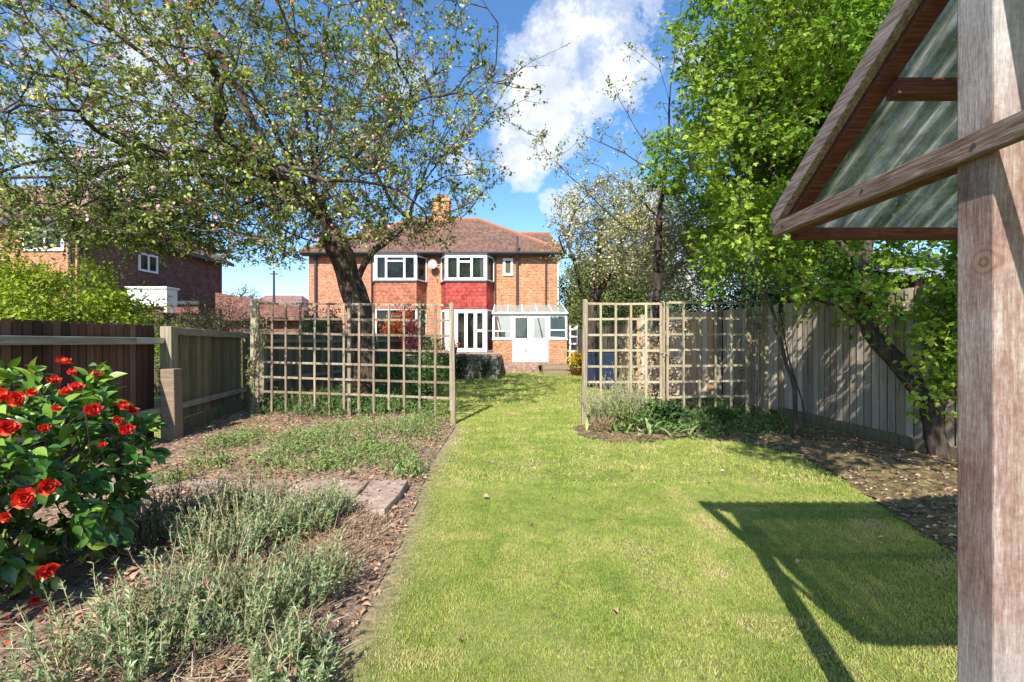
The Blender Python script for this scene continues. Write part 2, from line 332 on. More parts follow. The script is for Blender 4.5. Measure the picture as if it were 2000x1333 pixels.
# ------------------------------------------------------------------ leaf templates (length along y, normal z)
def tri(fs): return np.array(fs)
LEAF4 = (np.array([[0,0,0],[-.3,.5,.07],[0,1,-.04],[.3,.5,.07]]), tri([[0,3,2],[0,2,1]]))
LEAF8 = (np.array([[0,0,0],[-.21,.28,.06],[-.25,.58,.06],[0,1,-.12],[.25,.58,.06],[.21,.28,.06],[0,.3,0],[0,.62,-.03]]),
         tri([[0,6,1],[1,6,7],[1,7,2],[2,7,3],[0,5,6],[5,4,7],[5,7,6],[4,3,7]]))
def _cam():
    rows = [(0,.02),(.14,.14),(.34,.24),(.56,.25),(.76,.17),(.92,.06)]
    v=[]; f=[]
    for y,w in rows:
        zc = -.25*(y-.35)**2
        v += [[-w,y,zc+.10*w/.25],[0,y,zc-.02],[w,y,zc+.10*w/.25]]
    v.append([0,1.04,-.14]); n=len(rows)
    for i in range(n-1):
        a=i*3;b=a+3
        f += [[a,a+1,b+1],[a,b+1,b],[a+1,a+2,b+2],[a+1,b+2,b+1]]
    a=(n-1)*3; f += [[a,a+1,n*3],[a+1,a+2,n*3]]
    return np.array(v), tri(f)
LEAFC = _cam()
def _maple():
    pts=[(0,0)]; ang=[-115,-85,-60,-35,-15,0,15,35,60,85,115]; rr=[.42,.30,.62,.38,.55,1.0-.5+.3,.55,.38,.62,.30,.42]
    v=[[0,0,0],[0,.38,-.03]]
    for a,r in zip(ang,rr):
        v.append([math.sin(R(a))*r, .38+math.cos(R(a))*r*.8, .05 if r<.5 else -.06])
    f=[[1,i+1,i] for i in range(2,12)]
    f += [[0,1,2],[0,12,1]]
    return np.array(v), tri(f)
LEAFM = _maple()
BLOSSOM = (np.array([[0,0,0]]+[[math.cos(a*math.pi*2/5)*(.5), math.sin(a*math.pi*2/5)*(.5), .16] for a in range(5)]), tri([[0,i+1,(i+1)%5+1] for i in range(5)]))
STICK = (np.array([[math.cos(a)*1,0,math.sin(a)*1] for a in (0,2.09,4.19)]+[[math.cos(a)*.5,1,math.sin(a)*.5] for a in (0,2.09,4.19)]), tri([[0,1,4],[0,4,3],[1,2,5],[1,5,4],[2,0,3],[2,3,5]]))

def sticks(mb, p0, p1, r, tint):
    d = p1-p0; ln = np.linalg.norm(d,axis=1); up = np.tile([.13,.21,.97],(len(d),1)); up[np.abs(norm(d)[:,2])>.95] = [1,0,0]
    mb.scatter(*STICK, p0, frames(d,up), np.stack([r,ln,r],1), tint)

# ------------------------------------------------------------------ tree growing
def grow(rng, limbs, targets, r_trunk, r_tip=.0035, seg=.28, droop=.0, wob=.06, penal=.6):
    pos=[]; par=[]; dirs=[]
    def addchain(pts, pi):
        for p in pts:
            p=np.asarray(p,float)
            d = p-pos[pi] if pi>=0 else np.array([0,0,1.])
            pos.append(p); par.append(pi); dirs.append(d/(np.linalg.norm(d)+1e-9)); pi=len(pos)-1
        return pi
    for lb in limbs:
        lb=[np.asarray(p,float) for p in lb]
        pts=[lb[0]]
        for a,b in zip(lb[:-1],lb[1:]):
            k=max(1,int(np.linalg.norm(b-a)/seg))
            for i in range(1,k+1):
                q = a+(b-a)*i/k
                if i<k: q = q+rng.normal(0,wob*.5,3)
                pts.append(q)
        if not pos: addchain(pts,-1)
        else:
            A=np.array(pos); pi=int(np.argmin(np.linalg.norm(A-pts[0],axis=1))); addchain(pts[1:],pi)
    base=np.array(pos[0]); nl=len(pos); ends=[]
    cap=nl+len(targets)*12; PA=np.zeros((cap,3)); DA=np.zeros((cap,3)); PA[:nl]=pos; DA[:nl]=dirs; n=nl
    par=list(par)+[0]*(cap-nl)
    zmin = base[2]+ (limbs[0][-1][2]-base[2])*.45
    for t in targets:
        D=t-PA[:n]; dist=np.linalg.norm(D,axis=1)+1e-6
        cosv=(D*DA[:n]).sum(1)/dist
        cost=dist*(1+penal*(1-cosv)); cost[PA[:n,2]<zmin]+=50
        pi=int(np.argmin(cost)); p0=PA[pi]; dd=dist[pi]
        if dd<.08: continue
        k=max(2,int(math.ceil(dd/seg)))
        c1=p0+DA[pi]*dd*.38; c2=t-(t-p0)*.25+np.array([0,0,dd*(.10+droop)])
        s=np.linspace(0,1,k+1)[1:,None]
        q=(1-s)**3*p0+3*(1-s)**2*s*c1+3*(1-s)*s*s*c2+s**3*t
        q[:-1]+=rng.normal(0,wob*min(1,dd),(k-1,3))
        pr=pi
        for x in q:
            if n>=cap: break
            PA[n]=x; v=x-PA[pr]; DA[n]=v/(np.linalg.norm(v)+1e-9); par[n]=pr; pr=n; n+=1
        ends.append(pr)
    PA=PA[:n]; DA=DA[:n]; par=np.array(par[:n]); kids=[[] for _ in range(n)]
    w=np.zeros(n)
    for i in range(n-1,-1,-1):
        if w[i]==0: w[i]=1
        if par[i]>=0: w[par[i]]+=w[i]; kids[par[i]].append(i)
    k_=r_tip*.45; ex=math.log(r_trunk/k_)/math.log(w[0]); rad=np.sqrt(r_tip**2+(k_*w**ex)**2)
    return PA,DA,par,kids,w,rad
def skeleton_mesh(mb, PA, par, kids, rad, rng):
    n=len(PA)
    starts=[0]
    for i in range(n):
        ks=sorted(kids[i], key=lambda k:-rad[k])
        starts += [(i,k) for k in ks[1:]]
    for s in starts:
        if s==0: chain=[0]; cur=0
        else: chain=[s[0],s[1]]; cur=s[1]
        while kids[cur]:
            cur=max(kids[cur], key=lambda k:rad[k]); chain.append(cur)
        if len(chain)<2: continue
        r=rad[chain].copy()
        if s!=0: r[0]=r[1]
        r[-1]*=.5
        r*= 1+rng.normal(0,.05,len(r))
        big=r.max()
        pts=PA[chain]
        if big>.05:     # smooth heavy wood
            q=[pts[0]]; qr=[r[0]]
            for i in range(len(pts)-1):
                a=pts[max(i-1,0)]; b=pts[i]; c=pts[i+1]; d=pts[min(i+2,len(pts)-1)]
                for u in (.5,1.0):
                    q.append(.5*((2*b)+(-a+c)*u+(2*a-5*b+4*c-d)*u*u+(-a+3*b-3*c+d)*u**3)); qr.append(r[i]*(1-u)+r[i+1]*u)
            pts=np.array(q); r=np.array(qr)
        mb.tube(pts, r, 12 if big>.08 else 6 if big>.02 else 4 if big>.008 else 3, tint=rng.random(), cap=big>.02)
def twigs(rng, PA, DA, w, per, length, maxw=4, keep=None):
    idx=np.where(w<=maxw)[0]
    if keep is not None: idx=idx[keep(PA[idx])]
    idx=np.repeat(idx,per); m=len(idx)
    d=norm(DA[idx]*.7+rng.normal(0,.75,(m,3))+np.array([0,0,.15])); ln=length*rng.uniform(.4,1.25,m)
    return PA[idx], PA[idx]+d*ln[:,None]
def leaves_on(mb, rng, p0, p1, per, size, tpl, spread=.03, updown=.5, tint=None, sv=.3, wide=1.0):
    m=len(p0)*per; i=np.repeat(np.arange(len(p0)),per); s=rng.uniform(.15,1.05,m)[:,None]
    pos=p0[i]*(1-s)+p1[i]*s+rng.normal(0,spread,(m,3))
    d=norm(norm(p1-p0)[i]*.5+rng.normal(0,.6,(m,3))+np.array([0,0,-.15])); up=norm(rng.normal(0,updown,(m,3))+np.array([-.1,-.35,1.0]))
    sc=size*rng.uniform(1-sv,1+sv,m); sc3=np.stack([sc*wide,sc,sc],1)
    t=rng.beta(2,2,m) if tint is None else tint(pos,rng)
    mb.scatter(*tpl,pos,frames(d,up),sc3,t)
def ellipsoid(rng, n, c, r, pw=.5, zlo=None, test=None):
    out=[]
    while len(out)<n:
        d=rng.normal(0,1,3); d/=np.linalg.norm(d); u=rng.random()**pw
        p=np.array(c)+d*np.array(r)*u
        if zlo is not None and p[2]<zlo: continue
        if test is not None and not test(p): continue
        out.append(p)
    return out

# ================================================================== camera, light, sky
cam = bpy.data.cameras.new('camera'); co = bpy.data.objects.new('camera', cam); col.objects.link(co)
co.location = (0,0,EYE); co.rotation_euler = (R(90),0,0); cam.sensor_width = 36; cam.lens = 36*F/2000; cam.clip_start=.05; cam.clip_end = 2000
scene.camera = co
SUN = Vector((.288,1.10,-1.0)).normalized()
sl = bpy.data.lights.new('sun','SUN'); sl.energy = 4.9; sl.angle = R(.5); sl.color = (1,.94,.84)
so = bpy.data.objects.new('sun', sl); col.objects.link(so); so.rotation_euler = SUN.to_track_quat('-Z','Y').to_euler()
w = bpy.data.worlds.new('World'); scene.world = w; w.use_nodes = True; nt = w.node_tree; nt.nodes.clear()
sky = N(nt,'ShaderNodeTexSky',sky_type='NISHITA'); sky.sun_disc=False; sky.sun_elevation = math.asin(-SUN.z); sky.sun_rotation = math.atan2(-SUN.x,-SUN.y)
sky.ozone_density = 3.0; sky.air_density = 1.0; sky.dust_density = .4
bg = N(nt,'ShaderNodeBackground'); bg.inputs[1].default_value = .13
tcw = N(nt,'ShaderNodeTexCoord')
hs = N(nt,'ShaderNodeHueSaturation'); hs.inputs['Saturation'].default_value=1.18; hs.inputs['Value'].default_value=1.0; L(nt, sky.outputs[0], hs.inputs['Color'])
# cumulus: noise on the sky direction, gathered where the photo has its clouds
dirv = tcw.outputs['Generated']
def blob(d, size, amp):
    d = np.array(d)/np.linalg.norm(d)
    vm = N(nt,'ShaderNodeVectorMath',operation='DISTANCE'); L(nt, dirv, vm.inputs[0]); vm.inputs[1].default_value = d
    mr = N(nt,'ShaderNodeMapRange'); mr.interpolation_type='SMOOTHSTEP'; mr.inputs['From Min'].default_value=size; mr.inputs['From Max'].default_value=size*.15
    mr.inputs['To Min'].default_value=0; mr.inputs['To Max'].default_value=amp; L(nt, vm.outputs['Value'], mr.inputs['Value']); return mr.outputs[0]
def pd(px,py): return ((px-1000)/F,1,(667-py)/F)
BL = [(1130,60,.20,.62),(1190,130,.16,.6),(1100,200,.19,.6),(1230,20,.14,.5),(1120,275,.10,.4),(1060,120,.13,.4),(1240,240,.09,.35),(1200,240,.13,.36),(1030,325,.085,.5),(885,300,.055,.5),(910,325,.05,.48),(1100,405,.09,.48),
      (250,210,.30,.42),(420,130,.24,.4),(90,280,.25,.4),(620,300,.18,.36),(760,130,.14,.4),(1380,110,.12,.4),(1250,380,.08,.4),(60,60,.22,.2),(1290,560,.2,.4),(1500,200,.2,.4)]
s_ = None
for b in BL:
    x = blob(pd(b[0],b[1]), b[2], b[3]); s_ = x if s_ is None else math_n(nt,'MAXIMUM',s_,x)
cn = noise_n(nt, dirv, 3.6, 10, .66); cn2 = noise_n(nt, dirv, 11, 10, .72)
cf = math_n(nt,'MULTIPLY', math_n(nt,'ADD', math_n(nt,'ADD',math_n(nt,'MULTIPLY',cn,1.5),math_n(nt,'MULTIPLY',cn2,.9)), s_), .55)
cmask = ramp_n(nt, cf, [(.80,(0,0,0)),(.87,(.45,.45,.45)),(.98,(1,1,1))], 'EASE')
shade = noise_n(nt, dirv, 9, 6, .6)
cc = ramp_n(nt, shade, [(.36,(3.1,3.4,3.9)),(.58,(4.8,4.9,5.0))])
L(nt, mixc(nt, cmask, hs.outputs[0], cc), bg.inputs[0])
wo = N(nt,'ShaderNodeOutputWorld'); L(nt, bg.outputs[0], wo.inputs[0])
scene.view_settings.view_transform='Standard'; scene.view_settings.look='None'; scene.view_settings.gamma=1; scene.view_settings.use_curve_mapping=False
scene.view_settings.exposure = .95
scene.cycles.max_bounces = 7; scene.cycles.transparent_max_bounces = 12; scene.cycles.diffuse_bounces = 3; scene.cycles.glossy_bounces=3
scene.cycles.caustics_reflective=False; scene.cycles.caustics_refractive=False

# ================================================================== ground
rng = np.random.default_rng(11)
_lat = rng.random((64,64))
def vnoise(x, y, s):
    x=np.asarray(x)*s+100; y=np.asarray(y)*s+100; xi=np.floor(x).astype(int); yi=np.floor(y).astype(int); fx=x-xi; fy=y-yi
    fx=fx*fx*(3-2*fx); fy=fy*fy*(3-2*fy); g=lambda a,b:_lat[a%64,b%64]
    return (g(xi,yi)*(1-fx)+g(xi+1,yi)*fx)*(1-fy)+(g(xi,yi+1)*(1-fx)+g(xi+1,yi+1)*fx)*fy
def inpoly(x, y, poly):
    x=np.asarray(x); y=np.asarray(y); c=np.zeros(x.shape,bool); n=len(poly)
    for i in range(n):
        x1,y1=poly[i]; x2,y2=poly[(i+1)%n]
        with np.errstate(divide='ignore',invalid='ignore'):
            k=((y1>y)!=(y2>y))&(x<(x2-x1)*(y-y1)/(y2-y1+1e-12)+x1)
        c^=k
    return c
def edist(x, y, poly, closed=True):
    d=np.full(np.shape(x),1e9); n=len(poly)
    for i in range(n if closed else n-1):
        a=np.array(poly[i]); b=np.array(poly[(i+1)%n]); ab=b-a
        t=np.clip(((x-a[0])*ab[0]+(y-a[1])*ab[1])/(ab@ab+1e-12),0,1)
        d=np.minimum(d,np.hypot(x-a[0]-t*ab[0],y-a[1]-t*ab[1]))
    return d
def sheet(name, x0,x1,y0,y1,res,zf,mat,poly=None,parent=None,tintf=None):
    xs=np.arange(x0,x1+res,res); ys=np.arange(y0,y1+res,res); X,Y=np.meshgrid(xs,ys); nx=len(xs); ny=len(ys)
    Z=zf(X,Y); V=np.stack([X,Y,Z],-1).reshape(-1,3)
    i=np.arange(ny-1)[:,None]*nx+np.arange(nx-1)[None]; f=np.stack([i,i+1,i+nx+1,i+nx],-1).reshape(-1,4)
    if poly is not None:
        cx=(X[:-1,:-1]+res/2).ravel(); cy=(Y[:-1,:-1]+res/2).ravel(); f=f[inpoly(cx,cy,poly)]
        u,inv=np.unique(f,return_inverse=True); V=V[u]; f=inv.reshape(-1,4)
    mb=MB(); mb.add(V,f,.5 if tintf is None else tintf(V[:,0],V[:,1])); o=mb.build(name,mat,parent,smooth=True); return o
mb=MB(); mb.add([[-400,-100,-.03],[400,-100,-.03],[400,900,-.03],[-400,900,-.03]],np.array([[0,1,2,3]]),.5); tag(mb.build('ground',mt['ground']),kind='structure')

LE=[(-.95,.4)]+[G(*p) for p in [(560,1500),(640,1333),(715,1200),(770,1085),(806,1000),(828,935),(858,880),(886,838)]]
LEFTBED=LE+[(-1.05,7.6),(-1.9,8.6),(-2.3,10.5),(-2.6,13),(-3.2,14.8),(-4.4,15),(-5.2,9),(-4.55,6.2),(-4.35,.4)]
RE=[G(*p) for p in [(1118,838),(1135,856),(1190,868),(1270,866),(1330,860),(1450,866),(1560,893),(1640,935),(1720,990),(1790,1040),(1880,1100),(2100,1250)]]
RIGHTBED=RE+[(4.9,2.0),(4.75,5),(4.5,7),(4.35,9),(3.7,13),(3.2,16),(2.5,16),(2.6,12),(2.3,9.2),(1.4,7.6)]
def is_lawn(x,y): return (~inpoly(x,y,LEFTBED))&(~inpoly(x,y,RIGHTBED))
def wear(x,y):
    d=edist(x,y,LE,False); return np.clip(1.25-d/(.03+.16*vnoise(x,y,2.4)+.05*vnoise(x,y,9)),0,1)*(y<7.6)*(.55+.45*vnoise(x,y,14))
tag(sheet('lawn',-5.4,5.1,.2,20,.045,lambda X,Y:.004+.012*vnoise(X,Y,1.1),mt['lawn'],tintf=wear),kind='structure')
def mound(poly,amp=.08):
    def f(X,Y):
        e=np.clip(edist(X,Y,poly)/.35,0,1)
        return .012+e*(.02+amp*vnoise(X,Y,1.7)+.035*vnoise(X,Y,9))+.012*vnoise(X,Y,21)
    return f
hL=mound(LEFTBED); hR=mound(RIGHTBED,.06)
tag(sheet('flower_bed_soil',-5.3,-.4,.3,15.2,.05,hL,mt['soil'],LEFTBED),kind='structure')
tag(sheet('border_soil',.9,5.0,1.5,16.2,.05,hR,mt['soil_dark'],RIGHTBED),kind='structure')

# grass blades: dense near, sparser far
def grass(n, y0, y1, hgt, wid, pw):
    y=y0+(y1-y0)*rng.random(n)**pw; x=rng.uniform(-1.25,1.25,n)*y; k=(x>-5)&(x<5); x=x[k];y=y[k]
    k=is_lawn(x,y); x=x[k]; y=y[k]; m=len(x)
    dn=edist(x,y,LE,False); dr=edist(x,y,RE,False)
    patch=np.clip((vnoise(x,y,.8)*.22+vnoise(x,y,2.7)*.26+vnoise(x,y,7)*.24+vnoise(x,y,19)*.28-.5)*1.3+.49,0,1)
    worn=np.clip(1-dn/(.22+.22*vnoise(x,y,2.2)),0,1)
    bare=np.clip((vnoise(x+3,y+9,2.1)-.80)*7,0,1)*np.clip(vnoise(x,y,13)*1.6-.3,0,1); worn=np.maximum(worn,bare*.8); k=rng.random(m)>np.maximum(np.where((dn<.10)&(y<7.5),1.0,0)*(vnoise(x,y,17)*.10>dn*1.0),worn*.92); x,y,patch,worn,dr=x[k],y[k],patch[k],worn[k],dr[k]; m=len(x)
    t=np.clip(-.12+1.0*patch+.12*vnoise(x,y,25)+worn*.5+rng.normal(0,.10,m)+(.3*(rng.random(m)<.06))+.5*(vnoise(x+7,y,4.3)>.80),0,1)
    d=norm(np.stack([rng.normal(0,.55,m),rng.normal(0,.55,m),np.full(m,1.0)],1)); up=norm(np.stack([rng.normal(0,.5,m),-np.ones(m),rng.normal(0,.3,m)],1))
    ln=hgt*rng.uniform(.5,1.3,m)*(1-.5*worn)*(.7+.6*patch)
    tv=np.array([[-.5,0,0],[.5,0,0],[-.32,.55,.05],[.32,.55,.05],[0,1,.22]]); tf=tri([[0,1,3],[0,3,2],[2,3,4]])
    g.scatter(tv,tf,np.stack([x,y,np.full(m,.006)+.012*vnoise(x,y,1.1)],1),frames(d,up),np.stack([wid*rng.uniform(.7,1.3,m),ln,ln],1),t)
g=MB()
grass(300000,1.55,4.2,.0175,.0032,.8); grass(200000,4.0,9.5,.028,.009,.75); grass(90000,9.0,19.5,.045,.022,.8)
tag(g.build('grass',mt['grass_blade']),'short green and straw coloured mown grass across the lawn','grass',kind='stuff')

# dead leaves and twigs on the beds
def bed_pts(n, poly, hf, x0,x1,y0,y1, dens=None):
    x=rng.uniform(x0,x1,n); y=y0+(y1-y0)*rng.random(n)**1.3; k=inpoly(x,y,poly); x=x[k];y=y[k]
    if dens is not None:
        k=rng.random(len(x))<dens(x,y); x=x[k];y=y[k]
    return np.stack([x,y,hf(x,y)],1)
def flat_leaves(mb, p, size, tpl, lift=.012, t=None, tilt=.35):
    m=len(p); a=rng.random(m)*6.283; d=np.stack([np.cos(a),np.sin(a),rng.normal(0,.25,m)],1); up=norm(np.stack([rng.normal(0,tilt,m),rng.normal(0,tilt,m),np.ones(m)],1))
    pp=p.copy(); pp[:,2]+=rng.uniform(.002,lift,m)
    sc=size*rng.uniform(.5,1.4,m); mb.scatter(tpl[0]*np.array([1.3,1,2.2]),tpl[1],pp,frames(d,up),sc,rng.beta(2,1.8,m) if t is None else t)
lm=MB()
p=bed_pts(30000,LEFTBED,hL,-5.2,-.4,1.2,7.6,lambda x,y:.25+.75*(vnoise(x,y,1.9)>.42)); flat_leaves(lm,p,.038,LEAF8)
tw_=bed_pts(5000,LEFTBED,hL,-4.6,-.5,1.2,7.4); a=rng.random(len(tw_))*6.283; ln=rng.uniform(.04,.16,len(tw_))
tag(lm.build('leaf_litter',mt['dry_leaf']),'brown dead leaves strewn over the bed left of the lawn','dead leaves',kind='stuff')
tm=MB(); q=tw_+np.stack([np.cos(a)*ln,np.sin(a)*ln,rng.uniform(0,.04,len(ln))],1); sticks(tm,tw_+[0,0,.01],q+[0,0,.01],rng.uniform(.0012,.003,len(ln)),rng.random(len(ln)))
tag(tm.build('twig_litter',mt['dry_twig']),'thin dry twigs lying over the bed left of the lawn','twigs',kind='stuff')
lm=MB(); p=bed_pts(8000,RIGHTBED,hR,1,4.9,2.2,9); flat_leaves(lm,p,.035,LEAF8)
tag(lm.build('border_leaf_litter',mt['dry_leaf']),'red brown dead leaves under the right hand fence','dead leaves',kind='stuff')
lm=MB(); x=rng.uniform(-.5,2.6,26); y=rng.uniform(1.9,6,26); k=is_lawn(x,y)&(x>-.3); p=np.stack([x,y,np.full(len(x),.03)],1)[k]; flat_leaves(lm,p,.042,LEAF8)
tag(lm.build('fallen_leaves',mt['dry_leaf']),'scattered brown leaves lying on the mown lawn','fallen leaves',kind='stuff')

# stone slab path across the bed
pth=MB(); rr=random.Random(4)
def slab(cx,cy,wx,wy,rot,z=.085):
    c,s=math.cos(rot),math.sin(rot); pts=[]
    for k,(u,v) in enumerate([(-1,-1),(0,-1),(1,-1),(1,0),(1,1),(0,1),(-1,1),(-1,0)]):
        u=u*wx/2+rr.uniform(-.02,.02); v=v*wy/2+rr.uniform(-.02,.02); pts.append((cx+u*c-v*s,cy+u*s+v*c))
    n=8; tz=rr.uniform(-.006,.012)
    lo=[[x,y,-.02] for x,y in pts]; hi=[[x,y,z+tz] for x,y in pts]
    top=[[cx+(x-cx)*.975,cy+(y-cy)*.975,z+tz+.01] for x,y in pts]
    V=lo+hi+top; sd=np.array([[i,(i+1)%n,n+(i+1)%n,n+i] for i in range(n)]); sd2=sd+n
    pth.add(V,[sd,sd2,np.array([[2*n+i for i in range(n)]])],rr.random())
x=-.985
for i,wd in enumerate([.33,.62,.60,.58,.62,.55]):
    slab(x-wd/2+.1 if i==0 else x-wd/2, 3.62 if i==0 else 3.66+.035*i, wd-.02, .72 if i==0 else .55, rr.uniform(-.04,.04)); x-=wd-(.1 if i==0 else 0)
tag(pth.build('path',mt['paving']),kind='structure')
lm=MB(); p=np.stack([rng.uniform(-3.6,-.9,1500),3.72+rng.normal(0,.26,1500),np.full(1500,.10)],1); p=p[rng.random(1500)<np.where(p[:,0]>-1.5,.2,.5)]; flat_leaves(lm,p,.03,LEAF8)
tag(lm.build('path_leaves',mt['dry_leaf']),'small dead leaves lying on the stone slab path','dead leaves',kind='stuff')

# ================================================================== fences
mt['gap_shade']=MAT('gap_shade',[(0,(.02,.015,.012)),(1,(.05,.04,.03))],bstr=0)  # near-black colour for the shade between fence boards
def fence(root, a, b, ztop, board_w, mat, side, z0=.02, zjit=.01, zt2=None, thick=.014, gap=.008, overlap=True):
    """vertical boards from a to b (x,y); side +1/-1: which side the boards' faces show"""
    a=np.array(a,float); b=np.array(b,float); ln=np.linalg.norm(b-a); d=(b-a)/ln; nrm=np.array([-d[1],d[0]])*side
    m=MB(); k=int(ln/board_w); r=random.Random(int(abs(a[0]*97+b[1]*31)))
    for i in range(k):
        s0=a+d*(i*board_w+gap/2); s1=a+d*((i+1)*board_w-gap/2); zt=(ztop if zt2 is None else ztop+(zt2-ztop)*i/k)+r.uniform(-zjit,zjit)
        o0=nrm*r.uniform(.0,.004); o1=nrm*(thick*.7 if overlap else 0)
        # wedge board: thin edge to thick edge
        p=[s0+o0, s1+o1+o0, s1+o1+o0-nrm*thick, s0+o0-nrm*thick*.6]
        V=[[*q,z0] for q in p]+[[*q,zt] for q in p]
        m.add(V,np.array([[0,1,5,4],[1,2,6,5],[2,3,7,6],[3,0,4,7],[4,5,6,7]]),r.random())
    m.build('boards',mat,root)
    bk=MB(); q0=a-nrm*(thick+.014); q1=b-nrm*(thick+.014); zt=min(ztop,ztop if zt2 is None else zt2)-.03; bk.beam((*q0,(z0+zt)/2),(*q1,(z0+zt)/2),.008,zt-z0,(0,0,1),.2); bk.build('gap_shade_sheet',mt['gap_shade'],root)  # dark sheet added behind the boards so the gaps read as shadow lines
def post(root,x,y,z,w,mat,tint=None,name='post',lean=(0,0),h0=-.02,cap=True):
    m=MB(); m.beam((x,y,h0),(x+lean[0],y+lean[1],z),w,w,(0,1,0),tint)
    if cap: m.beam((x+lean[0],y+lean[1],z+.0),(x+lean[0],y+lean[1],z+.018),w*.96,w*.96,(0,1,0),tint,taper=.55)
    return m.build(name,mat,root,bevel=.004)
def rail(root,p,q,mat,h=.075,w=.06,name='rail'):
    m=MB(); n=5; P0=np.array(p,float);Q0=np.array(q,float); m.beam(P0,Q0,w,h,(0,0,1)); return m.build(name,mat,root,bevel=.006)

f1=thing('board_fence','dark red brown close boarded fence with two grey rails behind the red flowering camellia','fence',(-4.4,4,0))
fence(f1,(-4.55,1.0),(-4.62,5.98),1.50,.095,mt['fence_dark'],-1,zjit=.003,overlap=False,gap=.011)
rail(f1,(-4.50,1.0,1.315),(-4.56,5.98,1.30),mt['rail_grey'],.085,.07); rail(f1,(-4.50,1.0,.42),(-4.56,5.98,.40),mt['rail_grey'],.085,.07)
post(f1,-4.50,3.1,1.44,.10,mt['fence_green'])
for z in (1.30,.40):
    m=MB(); m.box((-4.535,5.55,z-.03),(-4.515,5.99,z+.04)); m.build('rail_sun_patch',mt['metal'],f1)  # bright strip standing in for sunlight caught on the rail
f2=thing('fence_post','tall grey weathered timber post where the dark and the green grey fences meet','post',(-4.5,6.06,0))
m=MB(); m.beam((-4.50,6.06,0),(-4.51,6.06,1.49),.15,.13,(0,1,0)); m.build('shaft',mt['fence_grey'],f2,bevel=.008)
f2b=thing('stump_post','short brown timber stump post standing in front of the tall grey post','post',(-4.25,5.85,0))
m=MB(); m.beam((-4.27,5.8,-.02),(-4.29,5.8,.95),.17,.15,(0,1,0)); m.build('shaft',mt['planter_wood'],f2b,bevel=.01)
f3=thing('board_fence','short grey green boarded fence between the tall post and the trellis','fence',(-4.9,7.3,0))
fence(f3,(-4.56,6.14),(-5.02,8.55),1.46,.12,mt['fence_green'],-1,z0=.22,zt2=1.44)
rail(f3,(-4.50,6.14,1.43),(-4.97,8.6,1.40),mt['rail_grey'],.10,.06); rail(f3,(-4.50,6.14,.42),(-4.97,8.6,.40),mt['rail_grey'],.08,.06)
m=MB(); m.beam((-4.53,6.14,.12),(-5.0,8.6,.12),.03,.20); m.build('gravel_board',mt['fence_green'],f3)
post(f3,-4.99,8.66,1.44,.11,mt['fence_green'])
f4=thing('board_fence','weathered boundary fence running behind the left trellis and the apple tree','fence',(-4.2,14,0))
fence(f4,(-5.1,9.3),(-3.3,18.8),1.46,.14,mt['fence_green'],-1,z0=.1)
rail(f4,(-5.05,9.3,1.30),(-3.25,18.8,1.30),mt['rail_grey']); rail(f4,(-5.05,9.3,.5),(-3.25,18.8,.5),mt['rail_grey'])
for i in range(5):
    t=i/4; post(f4,-5.04+1.8*t,9.32+9.4*t,1.5,.10,mt['fence_grey'])
# right hand boundary
f5=thing('board_fence','tall grey close boarded fence beside the green tree, gravel board along its foot','fence',(4.7,5,0))
fence(f5,(4.83,2.6),(4.62,7.9),1.93,.122,mt['fence_right'],1,z0=.17,zjit=.006,gap=.026)
m=MB(); m.beam((4.79,2.6,.09),(4.58,7.9,.09),.025,.17); m.build('gravel_board',mt['fence_green'],f5)
for x,y in ((4.72,5.55),(4.62,7.85)):
    m=MB(); m.beam((x,y,0),(x,y,1.78),.10,.10,(0,1,0)); m.build('post',mt['fence_grey'],f5,bevel=.005)
f6=thing('board_fence','warm brown boarded fence seen through the right trellis','fence',(4.3,10,0))
fence(f6,(4.60,7.95),(4.35,9.6),1.93,.122,mt['fence_right'],1,z0=.1,gap=.026); fence(f6,(4.33,9.62),(2.95,11.2),1.93,.125,mt['fence_warm'],1,z0=.1,gap=.014)
m=MB(); m.beam((4.28,9.55,0),(4.28,9.55,1.98),.1,.1,(0,1,0)); m.build('post',mt['fence_grey'],f6)
f7=thing('board_fence','low boundary fence running from the warm brown fence to the conservatory','fence',(2.9,17,0))
fence(f7,(2.98,11.35),(2.75,19.8),1.75,.12,mt['fence_green'],1,z0=.1)
for x,y in ((2.96,11.4),(2.86,15.5),(2.72,19.6)):
    m=MB(); m.beam((x-.06,y,0),(x-.06,y,1.9),.1,.1,(0,1,0)); m.build('post',mt['trellis'],f7)

# ================================================================== trellises

def trellis(name,label,a,b,z0,z1,ncol,nrow,mat,rise=0,posts=(),foot=.0,skip=()):
    """square wooden lattice: laths are pattern of one panel"""
    t=thing(name,label,'trellis',(a[0],a[1],0))
    a=np.array(a,float); b=np.array(b,float); m=MB(); d=(b-a)/np.linalg.norm(b-a); nn=np.array([d[1],-d[0]]); r=random.Random(int(a[0]*10)+7)
    for i in range(ncol):
        s=a+(b-a)*i/(ncol-1); dz=rise*(1-i/(ncol-1)); s2=s+nn*.010
        if i in skip: continue
        zb=z0-(.22+r.uniform(-.05,.12))*(1 if foot==0 else foot)
        m.beam((*s2,zb+dz*.3),(*(s2+r.uniform(-.008,.008)),z1+dz),.034,.016,(nn[0],nn[1],0),r.random())
    for j in range(nrow):
        z=z0+(z1-z0)*j/(nrow-1)
        # each row in two lengths with a slight sag
        mid=a+(b-a)*.5; sg=r.uniform(-.008,.008)
        for p,q,dz0,dz1 in ((a,mid,rise,rise/2+sg),(mid,b,rise/2+sg,0)):
            p=p-nn*.009; q=q-nn*.009
            m.beam((*p,z+dz0-.004),(*q,z+dz1-.004),.016,.034,(0,0,1),r.random())
    m.build('lattice',mat,t)
    for (x,y,z,wd,mm,ln) in posts:
        post(t,x,y,z,wd,mm,lean=ln)
    return t
